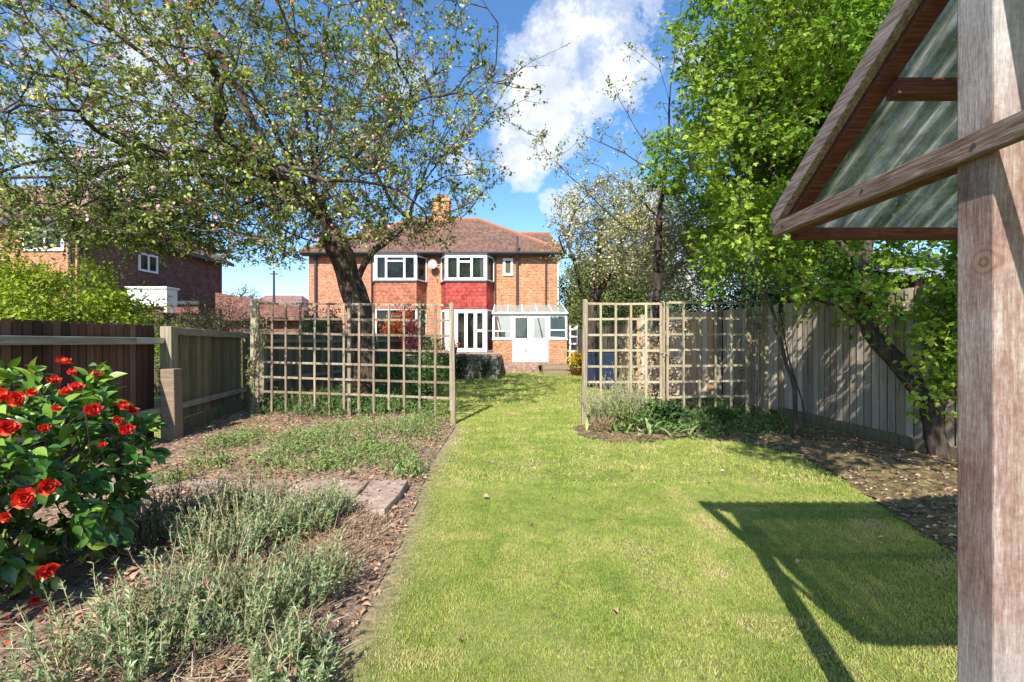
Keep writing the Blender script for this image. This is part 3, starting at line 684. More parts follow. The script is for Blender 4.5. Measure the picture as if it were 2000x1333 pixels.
trellis('garden_trellis','long weathered lattice trellis standing left of the lawn below the apple tree',(-4.16,7.55),(-.94,7.1),.42,1.86,14,7,mt['trellis'],rise=.06,
        posts=((-.905,7.12,1.88,.075,mt['trellis'],(-.03,0)),(-4.24,7.6,1.95,.10,mt['trellis_pale'],(0,0)),(-2.62,7.42,1.86,.06,mt['trellis'],(0,0))))
trellis('garden_trellis','pale upright lattice trellis at the right edge of the lawn opening',(1.13,7.08),(2.29,7.1),.43,1.88,6,7,mt['trellis_pale'],
        posts=((1.10,7.05,1.92,.075,mt['trellis'],(.02,0)),(2.34,7.16,1.9,.06,mt['trellis'],(0,0))))
trellis('garden_trellis','shaded lattice trellis in front of the warm brown fence',(2.40,7.12),(3.72,7.32),.43,1.90,6,7,mt['trellis_pale'],
        posts=((3.76,7.36,1.92,.06,mt['trellis'],(0,0)),))
trellis('garden_trellis','narrow lattice end panel meeting the tall grey boarded fence',(3.80,7.36),(4.14,7.62),.43,1.95,3,8,mt['trellis_pale'],
        posts=((4.20,7.66,1.97,.09,mt['trellis_pale'],(0,0)),))

# ================================================================== timber arbour beside the camera
X0=1.0
ar=thing('garden_arbour','open timber arbour with reddish posts and a pitched corrugated plastic roof','arbour',(X0,.95,0))
YE,YN,YR,ZE=1.74,.11,.93,1.722; ZR=ZE+.68*(YE-YR); XE=3.3
m=MB(); m.beam((X0+.0535,1.01,-.02),(X0+.0535,1.01,ZR-.06),.080,.082,(0,1,0),.5); pst=m.build('post',mt['shed_post'],ar,bevel=.004)
m=MB(); m.beam((X0,YE+.01,ZE),(X0,YN-.01,ZE),.024,.052,(0,0,1),.5); m.build('tie_beam',mt['shed_beam'],ar,bevel=.003)
wood('shed_rake',[(.05,(.06,.04,.035)),(.4,(.16,.11,.095)),(.7,(.30,.25,.235)),(.95,(.44,.41,.40))],'y',scale=26,tw=.1)
def rake(y0,z0,y1,z1,nm,x,wd,h,mat,dz=0):
    m=MB(); m.beam((x,y0,z0+dz),(x,y1,z1+dz),wd,h,(0,0,1),.4); return m.build(nm,mat,ar,bevel=.003)
rake(YE+.005,ZE-.004,YR,ZR,'barge_board',X0-.001,.030,.055,mt['shed_rake'],.040); rake(YN-.03,ZE-.02,YR,ZR,'barge_board',X0-.001,.030,.055,mt['shed_rake'],.040)
rake(YE,ZE,YR,ZR,'rafter',X0+.041,.05,.06,mt['shed_purlin'],.022); rake(YN,ZE,YR,ZR,'rafter',X0+.041,.05,.06,mt['shed_purlin'],.022)
rake(YE,ZE,YR,ZR,'rafter',XE-.03,.05,.07,mt['shed_purlin'],.035); rake(YN,ZE,YR,ZR,'rafter',XE-.03,.05,.07,mt['shed_purlin'],.035)
def purlin(y,z,h=.05): 
    m=MB(); m.beam((X0+.06,y,z),(XE,y,z),.045,h,(0,0,1),.5); return m.build('purlin',mt['shed_purlin'],ar,bevel=.003)
purlin(YE-.01,ZE-.02,.04); purlin(1.285,ZE+.68*(YE-1.285)-.03,.045); purlin(YR,ZR-.02,.07); purlin(YN+.01,ZE-.02,.04); purlin(.55,ZE+.68*(.55-YN)-.005,.045)
m=MB(); m.beam((X0+.0375,YE-.03,ZE-.004),(X0+.0375,1.055,ZE-.004),.05,.04,(0,0,1),.5); m.build('tie_beam',mt['shed_purlin'],ar,bevel=.003)
for (sx_,sy_,sz_) in ((X0-.012,1.30,ZE+.003),(X0-.012,.985,ZE-.004),(X0-.012,1.68,ZE)):
    m=MB(); m.tube([(sx_-.002,sy_,sz_),(sx_+.004,sy_,sz_)],.0055,10); m.build('screw_head',mt['fascia'],ar)
for sgn,(ya,za,yb,zb) in ((1,(YE+.05,ZE-.034+.045,YR,ZR+.045)),(-1,(YN-.05,ZE-.034+.045,YR,ZR+.045))):
    nx=320; xs=np.linspace(X0-.005,XE+.05,nx); wv=.011*np.sin(xs*2*math.pi/.076); V=[]
    nrm_=np.array([0,(.68 if sgn>0 else -.68),1.0]); nrm_/=np.linalg.norm(nrm_)
    for tt in (0,.33,.66,1):
        V.append(np.stack([xs,np.full(nx,ya+(yb-ya)*tt),np.full(nx,za+(zb-za)*tt)],1)+wv[:,None]*nrm_)
    V=np.concatenate(V); i=np.arange(3)[:,None]*nx+np.arange(nx-1)[None]; f=np.stack([i,i+1,i+nx+1,i+nx],-1).reshape(-1,4)
    s=MB(); s.add(V,f,.5); s.build('roof_sheet',mt['plastic'],ar,smooth=True)
m=MB()
for i in range(12): m.box((X0+.32+i*.155,1.62,.02),(X0+.32+i*.155+.15,1.64,.9),rr.random())
for x_,y_ in ((XE-.06,1.7),(XE-.06,.2),(XE-.06,1.0)):
    m2=MB(); m2.beam((x_,y_,0),(x_,y_,ZE),.09,.09,(0,1,0)); m2.build('post',mt['shed_post'],ar)

# small shed roof behind the right fence
sh=thing('neighbour_shed','dark timber shed with a blue grey corrugated roof behind the grey fence','shed',(6,6.3,0))
m=MB()
for i in range(30): m.box((5.15+i*.12,5.9,0),(5.15+i*.12+.11,5.93,2.10),random.Random(i).random())
for i in range(22): m.box((5.12,5.93+i*.12,0),(5.15,5.93+i*.12+.11,2.12),random.Random(i+50).random())
m.build('wall',mt['fence_dark'],sh)
nx=200; xs=np.linspace(5.0,8.9,nx); wv=.018*np.sin(xs*2*math.pi/.09); V=[]
for tt in (0,1): V.append(np.stack([xs,np.full(nx,5.75+2.9*tt),2.13+.75*tt+wv],1))
V=np.concatenate(V); i=np.arange(nx-1); f=np.stack([i,i+1,i+nx+1,i+nx],-1); m=MB(); m.add(V,f,.5)
mt['blue_roof']=MAT('blue_grey_sheet',[(0,(.16,.20,.28)),(1,(.34,.38,.45))],tw=0,scale=4,rough=.5,bstr=0); m.build('roof',mt['blue_roof'],sh,smooth=True)

# ================================================================== the pair of houses
def window(root, x0,x1,z0,z1,y, bars=(), hbars=(), fw=.055, fan=None, back='interior', matf='white', name='window', p2=None, depth=.05, curt=None):
    """frame + pane + what is seen inside; p2 gives the far end (x,y) for an angled window; the window lies on the segment (x0,y)-(x1,p2y)"""
    a=np.array([x0,y]); b=np.array([x1, y if p2 is None else p2]); d=(b-a); ln=np.linalg.norm(d); d/=ln; nn=np.array([d[1],-d[0]])
    def pt(u,z,o): q=a+d*u+nn*o; return (q[0],q[1],z)
    m=MB()
    def vb(u,za,zb,w_): m.beam(pt(u,za,.0),pt(u,zb,.0),w_,depth,(nn[0],nn[1],0),.5)
    def hb(u0,u1,z,w_,o=0): m.beam(pt(u0,z,o),pt(u1,z,o),depth-.004,w_,(0,0,1),.5)
    vb(fw/2,z0,z1,fw); vb(ln-fw/2,z0,z1,fw); hb(fw,ln-fw,z0+fw/2,fw); hb(fw,ln-fw,z1-fw/2,fw)
    for u in bars: vb(u*ln,z0+fw,z1-fw,fw*.9)
    for (u0,u1,v) in hbars: hb(u0*ln+fw*.45,u1*ln-fw*.45,z0+(z1-z0)*v,fw*.7)
    fr=m.build(name,mt[matf],root)
    g_=MB(); q=[pt(.02,z0+.02,-.008),pt(ln-.02,z0+.02,-.008),pt(ln-.02,z1-.02,-.008),pt(.02,z1-.02,-.008)]; g_.add(q,np.array([[0,1,2,3]]),.5); g_.build('pane',mt['glass'],fr)
    if back:
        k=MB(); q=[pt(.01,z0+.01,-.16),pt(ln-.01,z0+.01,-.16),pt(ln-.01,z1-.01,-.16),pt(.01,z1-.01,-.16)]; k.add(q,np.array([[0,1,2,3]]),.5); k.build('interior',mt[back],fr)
    if curt:
        k=MB()
        for (u0,u1) in curt:
            n=10; us=np.linspace(u0*ln,u1*ln,n); V=[pt(u,z0+.03,-.09+.018*(j%2)) for j,u in enumerate(us)]+[pt(u,z1-.03,-.09+.018*(j%2)) for j,u in enumerate(us)]
            i=np.arange(n-1); k.add(V,np.stack([i,i+1,i+n+1,i+n],-1),.5)
        k.build('curtain',mt['curtain'],fr)
    return fr
ZB=.0; ZEV=5.5; YW=22.0
def house_wall(root,x0,x1,mat,name='wall'):
    m=MB(); m.box((x0,YW,ZB),(x1,30,ZEV-.05)); return m.build(name,mat,root)
hr=thing('brick_house','orange brick house with red tile hung bay and white framed conservatory','house',(0,22,0),'pair of joined brick houses')
hl=thing('brick_house','brick house with brown tile hung bay half hidden behind the apple tree','house',(-6,22,0),'pair of joined brick houses')
house_wall(hr,-3.73,2.25,mt['brick']); house_wall(hl,-9.7,-3.735,mt['brick_pink'])
def roof_poly(root,name,faces,mat):
    out=None
    m=MB()
    for fc in faces: m.add(fc,np.array([list(range(len(fc)))]),.5)
    return m.build(name,mat,root)
YF,YK,YM=21.62,30.4,26.0; e=5.5; rz=8.15
RA=(-1.9,YM,rz); HM=(.33,23.8,6.83); HE=(1.95,23.8,6.83); CR=(2.5,YF,e); RAb=HMb=(.33,28.2,6.83); HEb=(1.95,28.2,6.83); CRb=(2.5,YK,e)
pm=(-3.73,YF,e); pmr=(-3.73,YM,rz); pmb=(-3.73,YK,e)
rfr=roof_poly(hr,'roof',[[pm,CR,HE,HM,RA,pmr],[pmr,RA,HMb,HEb,CRb,pmb],[CR,CRb,HEb,HE],[HM,HE,HEb,HMb],[RA,HM,HMb],[pm,pmb,CRb,CR]],mt['roof_tile'])
LA=(-5.56,YM,rz); CL=(-9.95,YF,e); CLb=(-9.95,YK,e)
rfl=roof_poly(hl,'roof',[[CL,pm,pmr,LA],[LA,pmr,pmb,CLb],[CLb,CL,LA],[CL,CLb,pmb,pm]],mt['roof_tile'])
def ridge_run(root,p,q):
    m=MB(); m.tube([p,q],.11,8,.5); m.build('ridge_tiles',mt['ridge'],root)
ridge_run(rfr,pmr,RA); ridge_run(rfr,RA,CR); ridge_run(rfr,HM,HE); ridge_run(rfl,pmr,LA); ridge_run(rfl,LA,CL)
for rt,xa,xb in ((hr,-3.73,2.5),(hl,-9.95,-3.74)):
    m=MB(); m.box((xa,YF-.0,e-.16),(xb,YF+.03,e-.005)); m.box((xa,YF+.03,e-.16),(xb,YW+.02,e-.13)); m.build('fascia',mt['fascia'],rt)
    m=MB(); m.tube([(xa,YF-.05,e-.06),(xb,YF-.05,e-.06)],.055,8); m.build('gutter',mt['pipe'],rt)
ch=MB(); ch.box((-4.35,25.2,7.4),(-3.45,26.0,8.95)); ch.box((-4.41,25.14,8.95),(-3.39,26.06,9.08)); c_=ch.build('chimney',mt['brick'],hr)
for i in range(3):
    m=MB(); m.lathe([(.10,0),(.12,.05),(.10,.3),(.12,.33),(.07,.33)],(-4.15+i*.25,25.6,9.08),12); m.build('chimney_pot',mt['terracotta'],c_)
ch=MB(); ch.box((-10.1,24.2,0),(-9.72,25.1,6.6)); ch.box((-10.16,24.14,6.6),(-9.66,25.16,6.74)); ch.build('chimney',mt['brick_pink'],hl)
def bay(root, xl, xr, yb, yf, splay, z0, z1, tilemat, sill_z, win_top, left_white):
    """first floor bay with a hung tile apron; splayed returns"""
    a=(xl,yb); b=(xl+splay,yf); c=(xr-splay,yf); d=(xr,yb)
    def prism(z0_,z1_,grow_=0,mat=None,name='apron'):
        g0=grow_; pts=[(a[0]-g0,a[1]),(b[0]-g0,b[1]-g0),(c[0]+g0,c[1]-g0),(d[0]+g0,d[1])]
        V=[[*p,z0_] for p in pts]+[[*p,z1_] for p in pts]
        m=MB(); m.add(V,np.array([[0,1,5,4],[1,2,6,5],[2,3,7,6],[3,0,4,7],[4,5,6,7],[3,2,1,0]]),.5); return m.build(name,mat,root)
    prism(z0,z1,0,tilemat,'tile_apron'); prism(z1,z1+.07,.05,mt['fascia'],'bay_sill'); prism(win_top,win_top+.10,.04,mt['fascia'],'bay_head')
    L_=yb-yf
    if left_white:
        window(root,b[0],c[0],z1+.075,win_top-.005,yf,bars=(.31,.64),hbars=((.31,.64,.74),),back='olive_curtain',fw=.12,curt=((.84,.99),))
        window(root,c[0],d[0],z1+.075,win_top-.005,yf,p2=yb,back='olive_curtain',curt=((.1,.5),)); window(root,a[0],b[0],z1+.075,win_top-.005,yb,p2=yf,back='olive_curtain',curt=((.05,.95),))
    else:
        window(root,b[0],c[0],z1+.075,win_top-.005,yf,bars=(.27,.71),hbars=((.27,.71,.77),),back='interior',fw=.105)
        window(root,c[0],d[0],z1+.075,win_top-.005,yf,p2=yb,back='interior'); window(root,a[0],b[0],z1+.075,win_top-.005,yb,p2=yf,back='interior')
bay(hr,-3.38,-.86,YW,21.2,.32,2.78,4.02,mt['tile_red'],4.02,5.26,True)
bay(hl,-6.62,-4.08,YW,21.2,.32,2.80,4.02,mt['tile_brown'],4.02,5.26,False)
# ground floor of the bays: tall glazed doors, and a window
dz0,dz1=.80,2.76
d1=window(hr,-3.06,-1.18,dz0,dz1,21.25,bars=(.26,.50,.73),hbars=((.73,1,.5),),fw=.17,name='patio_door',back='interior')
window(hr,-1.18,-.86,dz0,dz1,21.25,p2=YW-.01,back='interior',hbars=((0,1,.5),),fw=.07); window(hr,-3.38,-3.06,dz0,dz1,YW-.01,p2=21.25,back='curtain',fw=.09)
window(hl,-6.3,-4.4,1.45,2.78,21.25,bars=(.33,.66),hbars=((.33,.66,.75),)); m=MB(); m.box((-6.3,21.22,0),(-4.4,YW-.01,1.44)); m.build('bay_wall',mt['brick_pink'],hl)
window(hl,-4.4,-4.08,1.45,2.78,21.25,p2=YW-.01)
window(hr,-.43,.05,4.42,5.24,YW-.035,fw=.11,depth=.06,back=None); 
m=MB(); m.box((-.36,YW-.03,4.48),(-.02,YW-.015,5.18),.2); m.build('dark_room_panel',mt['interior'],hr)  # dark panel painted as the unlit room behind the glass
for x_,z0_,rt in ((.25,3.0,hr),(1.62,3.0,hr),(-9.35,0,hl)):
    m=MB(); m.tube([(x_,YW-.07,z0_),(x_,YW-.07,5.0),(x_,YW-.12,5.2),(x_,YF-.02,5.4)],.05 if x_>1 else .065,8); m.build('downpipe',mt['pipe'],rt)
m=MB(); m.tube([(.25,21.5,5.4),(.25,21.5,6.2)],.055,8); m.build('vent_pipe',mt['pipe'],hr)
m=MB(); m.tube([(2.20,YW-.05,0),(2.20,YW-.05,5.3)],.04,8); m.build('white_downpipe',mt['white'],hr)
for x_ in (-6.68,-.80):
    m=MB(); m.tube([(x_,YW-.07,.5),(x_,YW-.07,5.3)],.04,6); m.build('downpipe',mt['pipe'],hl if x_<-4 else hr)
# satellite dish
sd=thing('satellite_dish','grey round satellite dish on the brick between the two bays','satellite dish',(-3.74,21.8,4.9))
V=[];n=18
for k,r_ in enumerate((0,.09,.16,.21)):
    for j in range(n): V.append([math.cos(j*6.283/n)*r_,-.15-.02*0+(r_*r_)*-.9,math.sin(j*6.283/n)*r_*1.05])
V=np.array(V)+np.array([-3.74,21.85,4.92]); i=np.arange(3)[:,None]*n; j=np.arange(n)[None]; f=np.stack([i+j,i+(j+1)%n,i+n+(j+1)%n,i+n+j],-1).reshape(-1,4)
m=MB(); m.add(V,f,.5); m.build('reflector',mt['dish'],sd,smooth=True)
m=MB(); m.tube([(-3.74,21.98,4.7),(-3.74,21.75,4.75),(-3.74,21.35,4.68),(-3.74,21.3,4.85)],.014,6); m.build('arm',mt['pipe'],sd)

# conservatory (part of the right house)
cs=thing('conservatory','white lean-to conservatory with glazed roof, brick base and double doors','conservatory',(.8,20,0))
xa,xb,yc,zf=-.82,2.38,20.0,.41
m=MB()
for (p,q) in (((xa,yc-.03,0),(.0,yc+.1,1.34)),((1.58,yc-.03,0),(xb,yc+.1,1.34)),((xb-.13,yc+.1,0),(xb,YW,1.34)),((xa,yc+.1,0),(xa+.13,YW,1.34)),((.0,yc-.03,0),(1.58,yc+.1,zf-.005))): m.box(p,q)
m.build('brick_base',mt['brick'],cs)
for q1,q2 in (((xa-.04,yc-.07,1.342),(.0,yc+.10,1.39)),((1.58,yc-.07,1.342),(xb+.04,yc+.10,1.39)),((xb-.1,yc+.101,1.342),(xb+.04,YW,1.39))):
    m=MB(); m.box(q1,q2); m.build('sill',mt['white'],cs)
window(cs,xa,.0,1.39,2.44,yc,hbars=((0,1,.33),),fw=.075,back=None,name='window'); window(cs,1.58,xb,1.39,2.44,yc,hbars=((0,1,.36),),fw=.075,back=None)
window(cs,xb,xb+.001,1.39,2.44,yc+.04,p2=YW-.02,bars=(.5,),fw=.07,back=None); window(cs,xa,xa+.001,1.39,2.44,yc+.04,p2=YW-.02,bars=(.5,),fw=.07,back=None)
dd=window(cs,.01,.80,zf,2.44,yc,fw=.13,back=None,name='door'); m=MB(); m.box((.13,yc-.02,zf+.1),(.68,yc+.02,1.42)); m.build('lower_panel',mt['white'],dd)
m=MB(); m.box((.53,yc-.045,zf+.42),(.66,yc-.021,zf+.58)); m.build('cat_flap',mt['metal'],dd)
dd=window(cs,.805,1.575,zf,2.44,yc,fw=.13,back=None,name='door'); m=MB(); m.box((.93,yc-.02,zf+.1),(1.46,yc+.02,1.42)); m.build('lower_panel',mt['white'],dd)
m=MB(); m.tube([(.86,yc-.07,1.38),(.95,yc-.07,1.38)],.012,6); m.build('handle',mt['metal'],dd)
m=MB(); m.box((xa-.05,yc-.06,2.445),(xb+.05,yc+.06,2.53)); m.build('eaves_beam',mt['white'],cs)
m=MB(); m.tube([(xa-.05,yc-.10,2.50),(xb+.05,yc-.10,2.50)],.045,8); m.build('gutter',mt['white'],cs)
for i in range(6):
    x_=xa+(xb-xa)*i/5; m=MB(); m.beam((x_,yc-.02,2.545),(x_-.0,YW-.01,3.03),.05,.055,(0,0,1)); m.build('glazing_bar',mt['white'],cs)
mt['poly']=None; mm,ntp=new_mat('poly_roof'); o_=N(ntp,'ShaderNodeOutputMaterial'); tl=N(ntp,'ShaderNodeBsdfPrincipled'); tl.inputs['Base Color'].default_value=(.42,.50,.47,1); tl.inputs['Roughness'].default_value=.25
tt_=N(ntp,'ShaderNodeBsdfTransparent'); mx_=N(ntp,'ShaderNodeMixShader'); mx_.inputs[0].default_value=.45; L(ntp,tl.outputs[0],mx_.inputs[1]); L(ntp,tt_.outputs[0],mx_.inputs[2]); L(ntp,mx_.outputs[0],o_.inputs[0]); mt['poly']=mm
for i in range(5):
    x1_=xa+(xb-xa)*i/5+.02; x2_=xa+(xb-xa)*(i+1)/5-.02; m=MB(); m.add([[x1_,yc-.02,2.545],[x2_,yc-.02,2.545],[x2_,YW-.01,3.03],[x1_,YW-.01,3.03]],np.array([[0,1,2,3]]),.5); m.build('roof_pane',mt['poly'],cs)
m=MB(); m.add([[xb,yc,2.44],[xb,YW,2.44],[xb,YW,3.03]],np.array([[0,1,2]]),.5); m.build('gable_pane',mt['glass_cons'],cs)
m=MB(); m.box((xa+.14,yc+.11,.36),(xb-.14,YW-.01,.40)); m.build('floor',mt['paving'],cs)
m=MB(); m.box((.1,YW-.03,1.2),(.9,YW-.012,2.35)); m.box((xa+.2,YW-.6,.4),(xa+.5,YW-.3,1.75)); m.build('inner_window',mt['interior'],cs)
m=MB(); m.box((1.0,YW-.04,.41),(2.2,YW-.011,2.7)); m.box((xa+.14,YW-.035,.41),(.09,YW-.012,2.7)); m.build('inner_wall',mt['white'],cs)
mt['blind']=MAT('blind',[(0,(.45,.58,.60)),(1,(.62,.74,.76))],tw=.1,scale=4,bstr=0); 
for q1,q2 in (((.17,yc+.03,1.50),(.62,yc+.035,2.28)),((1.66,yc+.04,1.50),(2.28,yc+.045,2.3))):
    m=MB(); m.box(q1,q2); m.build('blind',mt['blind'],cs)

# ================================================================== terrace in front of the houses
pv=MB(); pv.box((-3.6,15.75,-.02),(-.55,21.2,.78)); tag(pv.build('patio',mt['paving']),kind='structure')
st=thing('stone_wall','rough grey stone retaining wall below the terrace by the glazed doors','wall',(-2,15.6,0))
m=MB(); r=random.Random(3)
for row in range(5):
    x=-3.7
    while x<-.5:
        w_=r.uniform(.22,.5); zz=row*.165; m.beam((x+.01,15.62+r.uniform(-.04,.03),zz+.082),(min(x+w_,-.48),15.62+r.uniform(-.04,.03),zz+.082),.28,.16,(0,0,1),r.random()); x+=w_+.01
for k in range(16):
    y=15.8+k*.3
    if y<20: m.box((-.56,y,0),(-.45,y+.28,.75),r.random())
m.build('stones',mt['stone'],st,bevel=.02)
m=MB(); m.box((-3.75,15.45,.80),(-.42,15.95,.85)); m.build('coping',mt['paving'],st)
sp_=MB()
sp_.box((-.42,18.6,-.02),(1.1,19.95,.14)); sp_.box((-.42,18.95,.14),(1.1,19.95,.28)); sp_.box((-.42,19.3,.28),(1.6,19.95,.40)); mt['step_brick']=MAT('step_brick',[(.1,(.12,.07,.05)),(.5,(.26,.16,.12)),(.9,(.42,.33,.26))],tw=.3,scale=7,bstr=.5)
tag(sp_.build('steps_pavement',mt['step_brick']),kind='structure')
st2=thing('timber_planter','low timber sleeper planter at the foot of the conservatory','planter',(1.7,17.8,0))
m=MB()
for z in (.0,.2,): m.box((1.18,17.5,z+.01),(2.35,17.58,z+.19)); m.box((1.18,17.59,z+.01),(1.26,18.5,z+.19)); m.box((2.27,17.59,z+.01),(2.35,18.5,z+.19)); m.box((1.27,18.42,z+.01),(2.26,18.5,z+.19))
m.build('sleepers',mt['planter_wood'],st2); m=MB(); m.box((1.27,17.59,0),(2.26,18.41,.33)); m.build('soil',mt['soil_dark'],st2)
cr=thing('wire_planter_frame','thin grey metal railing frame standing on the timber planter','railing',(1.5,18,.4))
for x_ in (1.22,1.75,2.3):
    m=MB(); m.tube([(x_,17.54,.39),(x_,17.54,.95)],.012,6); m.build('upright',mt['metal'],cr)
m=MB(); m.tube([(1.22,17.54,.94),(2.3,17.54,.94)],.012,6); m.tube([(1.22,17.54,.66),(2.3,17.54,.66)],.008,6); m.build('bar',mt['metal'],cr)
# white slatted shelf rack and dark bins by the side passage
rk=thing('shelf_rack','white slatted shelf rack beside the conservatory','rack',(2.6,19.5,0))
for x_ in (2.44,2.72):
    for y_ in (19.2,19.55):
        m=MB(); m.box((x_-.015,y_-.015,0),(x_+.015,y_+.015,1.95)); m.build('upright',mt['white'],rk)
for z in (.55,.85,1.15,1.45,1.75):
    m=MB(); m.box((2.42,19.18,z),(2.74,19.57,z+.07)); m.build('shelf',mt['white'],rk)
for (x_,y_,lb) in ((2.25,13.0,'dark blue bin seen low through the pale trellis, nearer the opening'),(2.5,12.3,'dark blue bin standing farther from the opening behind the pale trellis')):
    bn=thing('wheelie_bin',lb,'bin',(x_,y_,0)); m=MB(); m.beam((x_,y_,.06),(x_,y_,.98),.42,.5,(0,1,0),.5,taper=1.18); m.build('body',mt['blue_bin'],bn,bevel=.02)
    m=MB(); m.beam((x_,y_,.985),(x_,y_,1.04),.54,.62,(0,1,0)); m.build('lid',mt['blue_bin'],bn,bevel=.02)
    for sx in (-.2,.2):
        m=MB(); m.tube([(x_+sx-.02,y_+.22,.10),(x_+sx+.02,y_+.22,.10)],.10,12); m.build('wheel',mt['fascia'],bn)

# ================================================================== neighbour's house on the left
nh=thing('brick_house','brick neighbouring house, side wall towards the garden painted darker for shade','house',(-17,19,0))
m=MB(); m.box((-24,16,0),(-15.1,16.3,5.4)); m.build('rear_wall',mt['brick_pink'],nh)
m=MB(); m.box((-15.35,16.31,0),(-15.1,24,5.4)); m.box((-24,23.7,0),(-15.36,24,5.4)); m.build('side_wall',mt['brick_brown'],nh)  # darker brick than the rear wall: the side's shade put into its colour
roof_poly(nh,'roof',[[(-24.3,15.6,5.4),(-14.75,15.6,5.4),(-18.0,20,8.0),(-24.3,20,8.0)],[(-14.75,15.6,5.4),(-14.75,24.4,5.4),(-18.0,20,8.0)],[(-14.75,24.4,5.4),(-24.3,24.4,5.4),(-24.3,20,8.0),(-18.0,20,8.0)],[(-24.3,24.4,5.4),(-14.75,24.4,5.4),(-14.75,15.6,5.4),(-24.3,15.6,5.4)]],mt['roof_pink'])
m=MB(); m.box((-24.3,15.56,5.22),(-14.72,15.59,5.39)); m.box((-14.74,15.6,5.22),(-14.71,24.4,5.39)); m.build('fascia',mt['fascia'],nh)
window(nh,-17.0,-15.5,4.42,5.22,15.97,bars=(.56,),hbars=((0,.56,.72),),fw=.11,depth=.06,back=None); m=MB(); m.box((-17,15.96,5.23),(-15.5,15.985,5.36)); m.build('window_head',mt['white'],nh)
m=MB(); m.box((-16.95,15.98,4.45),(-15.55,15.995,5.2)); m.build('dark_room_panel',mt['interior'],nh)  # unlit room painted as a dark panel
window(nh,-15.07,-15.069,4.15,4.9,18.6,p2=19.6,bars=(.5,),fw=.08,back=None); m=MB(); m.box((-15.09,18.65,4.2),(-15.082,19.55,4.85)); m.build('dark_room_panel',mt['interior'],nh)  # dark panel again, painted for the unlit room
m=MB(); m.tube([(-15.25,15.9,0),(-15.25,15.9,5.3)],.055,8); m.build('downpipe',mt['pipe'],nh)
m=MB(); m.tube([(-15.0,16.2,0),(-15.0,16.2,5.3)],.055,8); m.build('downpipe',mt['pipe'],nh)
ex=thing('porch_extension','flat roofed brown brick extension beside the neighbouring house','extension',(-13,19,0))
m=MB(); m.box((-15.05,18.5,0),(-12.6,23,2.75)); m.build('wall',mt['brick_brown'],ex); m=MB(); m.box((-15.05,18.4,2.76),(-12.5,23.1,2.9)); m.build('flat_roof',mt['fascia'],ex)
cp=thing('white_canopy','white boxy canopy beside the brick side wall painted in shade','canopy',(-11,14,2.6))
m=MB(); m.box((-11.6,13.9,2.36),(-10.42,14.35,2.88)); m.box((-11.65,13.85,2.885),(-10.38,14.4,2.94)); m.build('body',mt['white'],cp)
for x_,y_ in ((-11.5,14),(-10.5,14),(-11.5,14.25),(-10.5,14.25)):
    m=MB(); m.box((x_-.04,y_-.04,0),(x_+.04,y_+.04,2.355)); m.build('post',mt['white'],cp)
nf=thing('panel_fence','plain brown panel fence beyond the near left shrub, under the white canopy','fence',(-9,10.5,0))
fence(nf,(-9.2,10.3),(-7.3,11.6),1.98,.15,mt['fence_green'],-1)
for x_,y_ in ((-9.15,10.3),(-7.35,11.55)):
    m=MB(); m.box((x_-.05,y_-.05,0),(x_+.05,y_+.05,2.1)); m.build('post',mt['fence_grey'],nf)
og=thing('garden_outbuilding','low dark red brick outbuilding with a sloping roof beyond the trellis','outbuilding',(-8.5,17,0))
m=MB(); m.box((-9.8,16,0),(-7.3,20,2.2)); m.build('wall',mt['brick_brown'],og)
roof_poly(og,'roof',[[(-10.1,15.7,2.95),(-7.1,15.7,2.35),(-7.1,20.2,2.35),(-10.1,20.2,2.95)],[(-10.1,15.69,2.0),(-7.1,15.69,2.0),(-7.1,15.69,2.35),(-10.1,15.69,2.95)]],mt['brick_brown'])
lp=thing('telegraph_pole','thin dark pole standing far off between the houses','pole',(-18.5,36,0))
m=MB(); m.tube([(-18.6,36,0),(-18.6,36,6.8)],[.12,.08],8); m.build('shaft',mt['pipe'],lp); m=MB(); m.box((-18.9,35.95,6.5),(-18.3,36.05,6.58)); m.build('crossarm',mt['pipe'],lp)
dh=thing('distant_house','distant low house roof between the pole and the brown tile bay','house',(-21,42,0))
m=MB(); m.box((-24,41,0),(-19,46,4.2)); m.build('wall',mt['brick_pink'],dh)
roof_poly(dh,'roof',[[(-24.4,40.6,4.1),(-18.6,40.6,4.1),(-19.8,43.5,5.6),(-23.2,43.5,5.6)],[(-18.6,40.6,4.1),(-18.6,46.4,4.1),(-19.8,43.5,5.6)],[(-24.4,46.4,4.1),(-24.4,40.6,4.1),(-23.2,43.5,5.6)],[(-18.6,46.4,4.1),(-24.4,46.4,4.1),(-23.2,43.5,5.6),(-19.8,43.5,5.6)]],mt['roof_pink'])

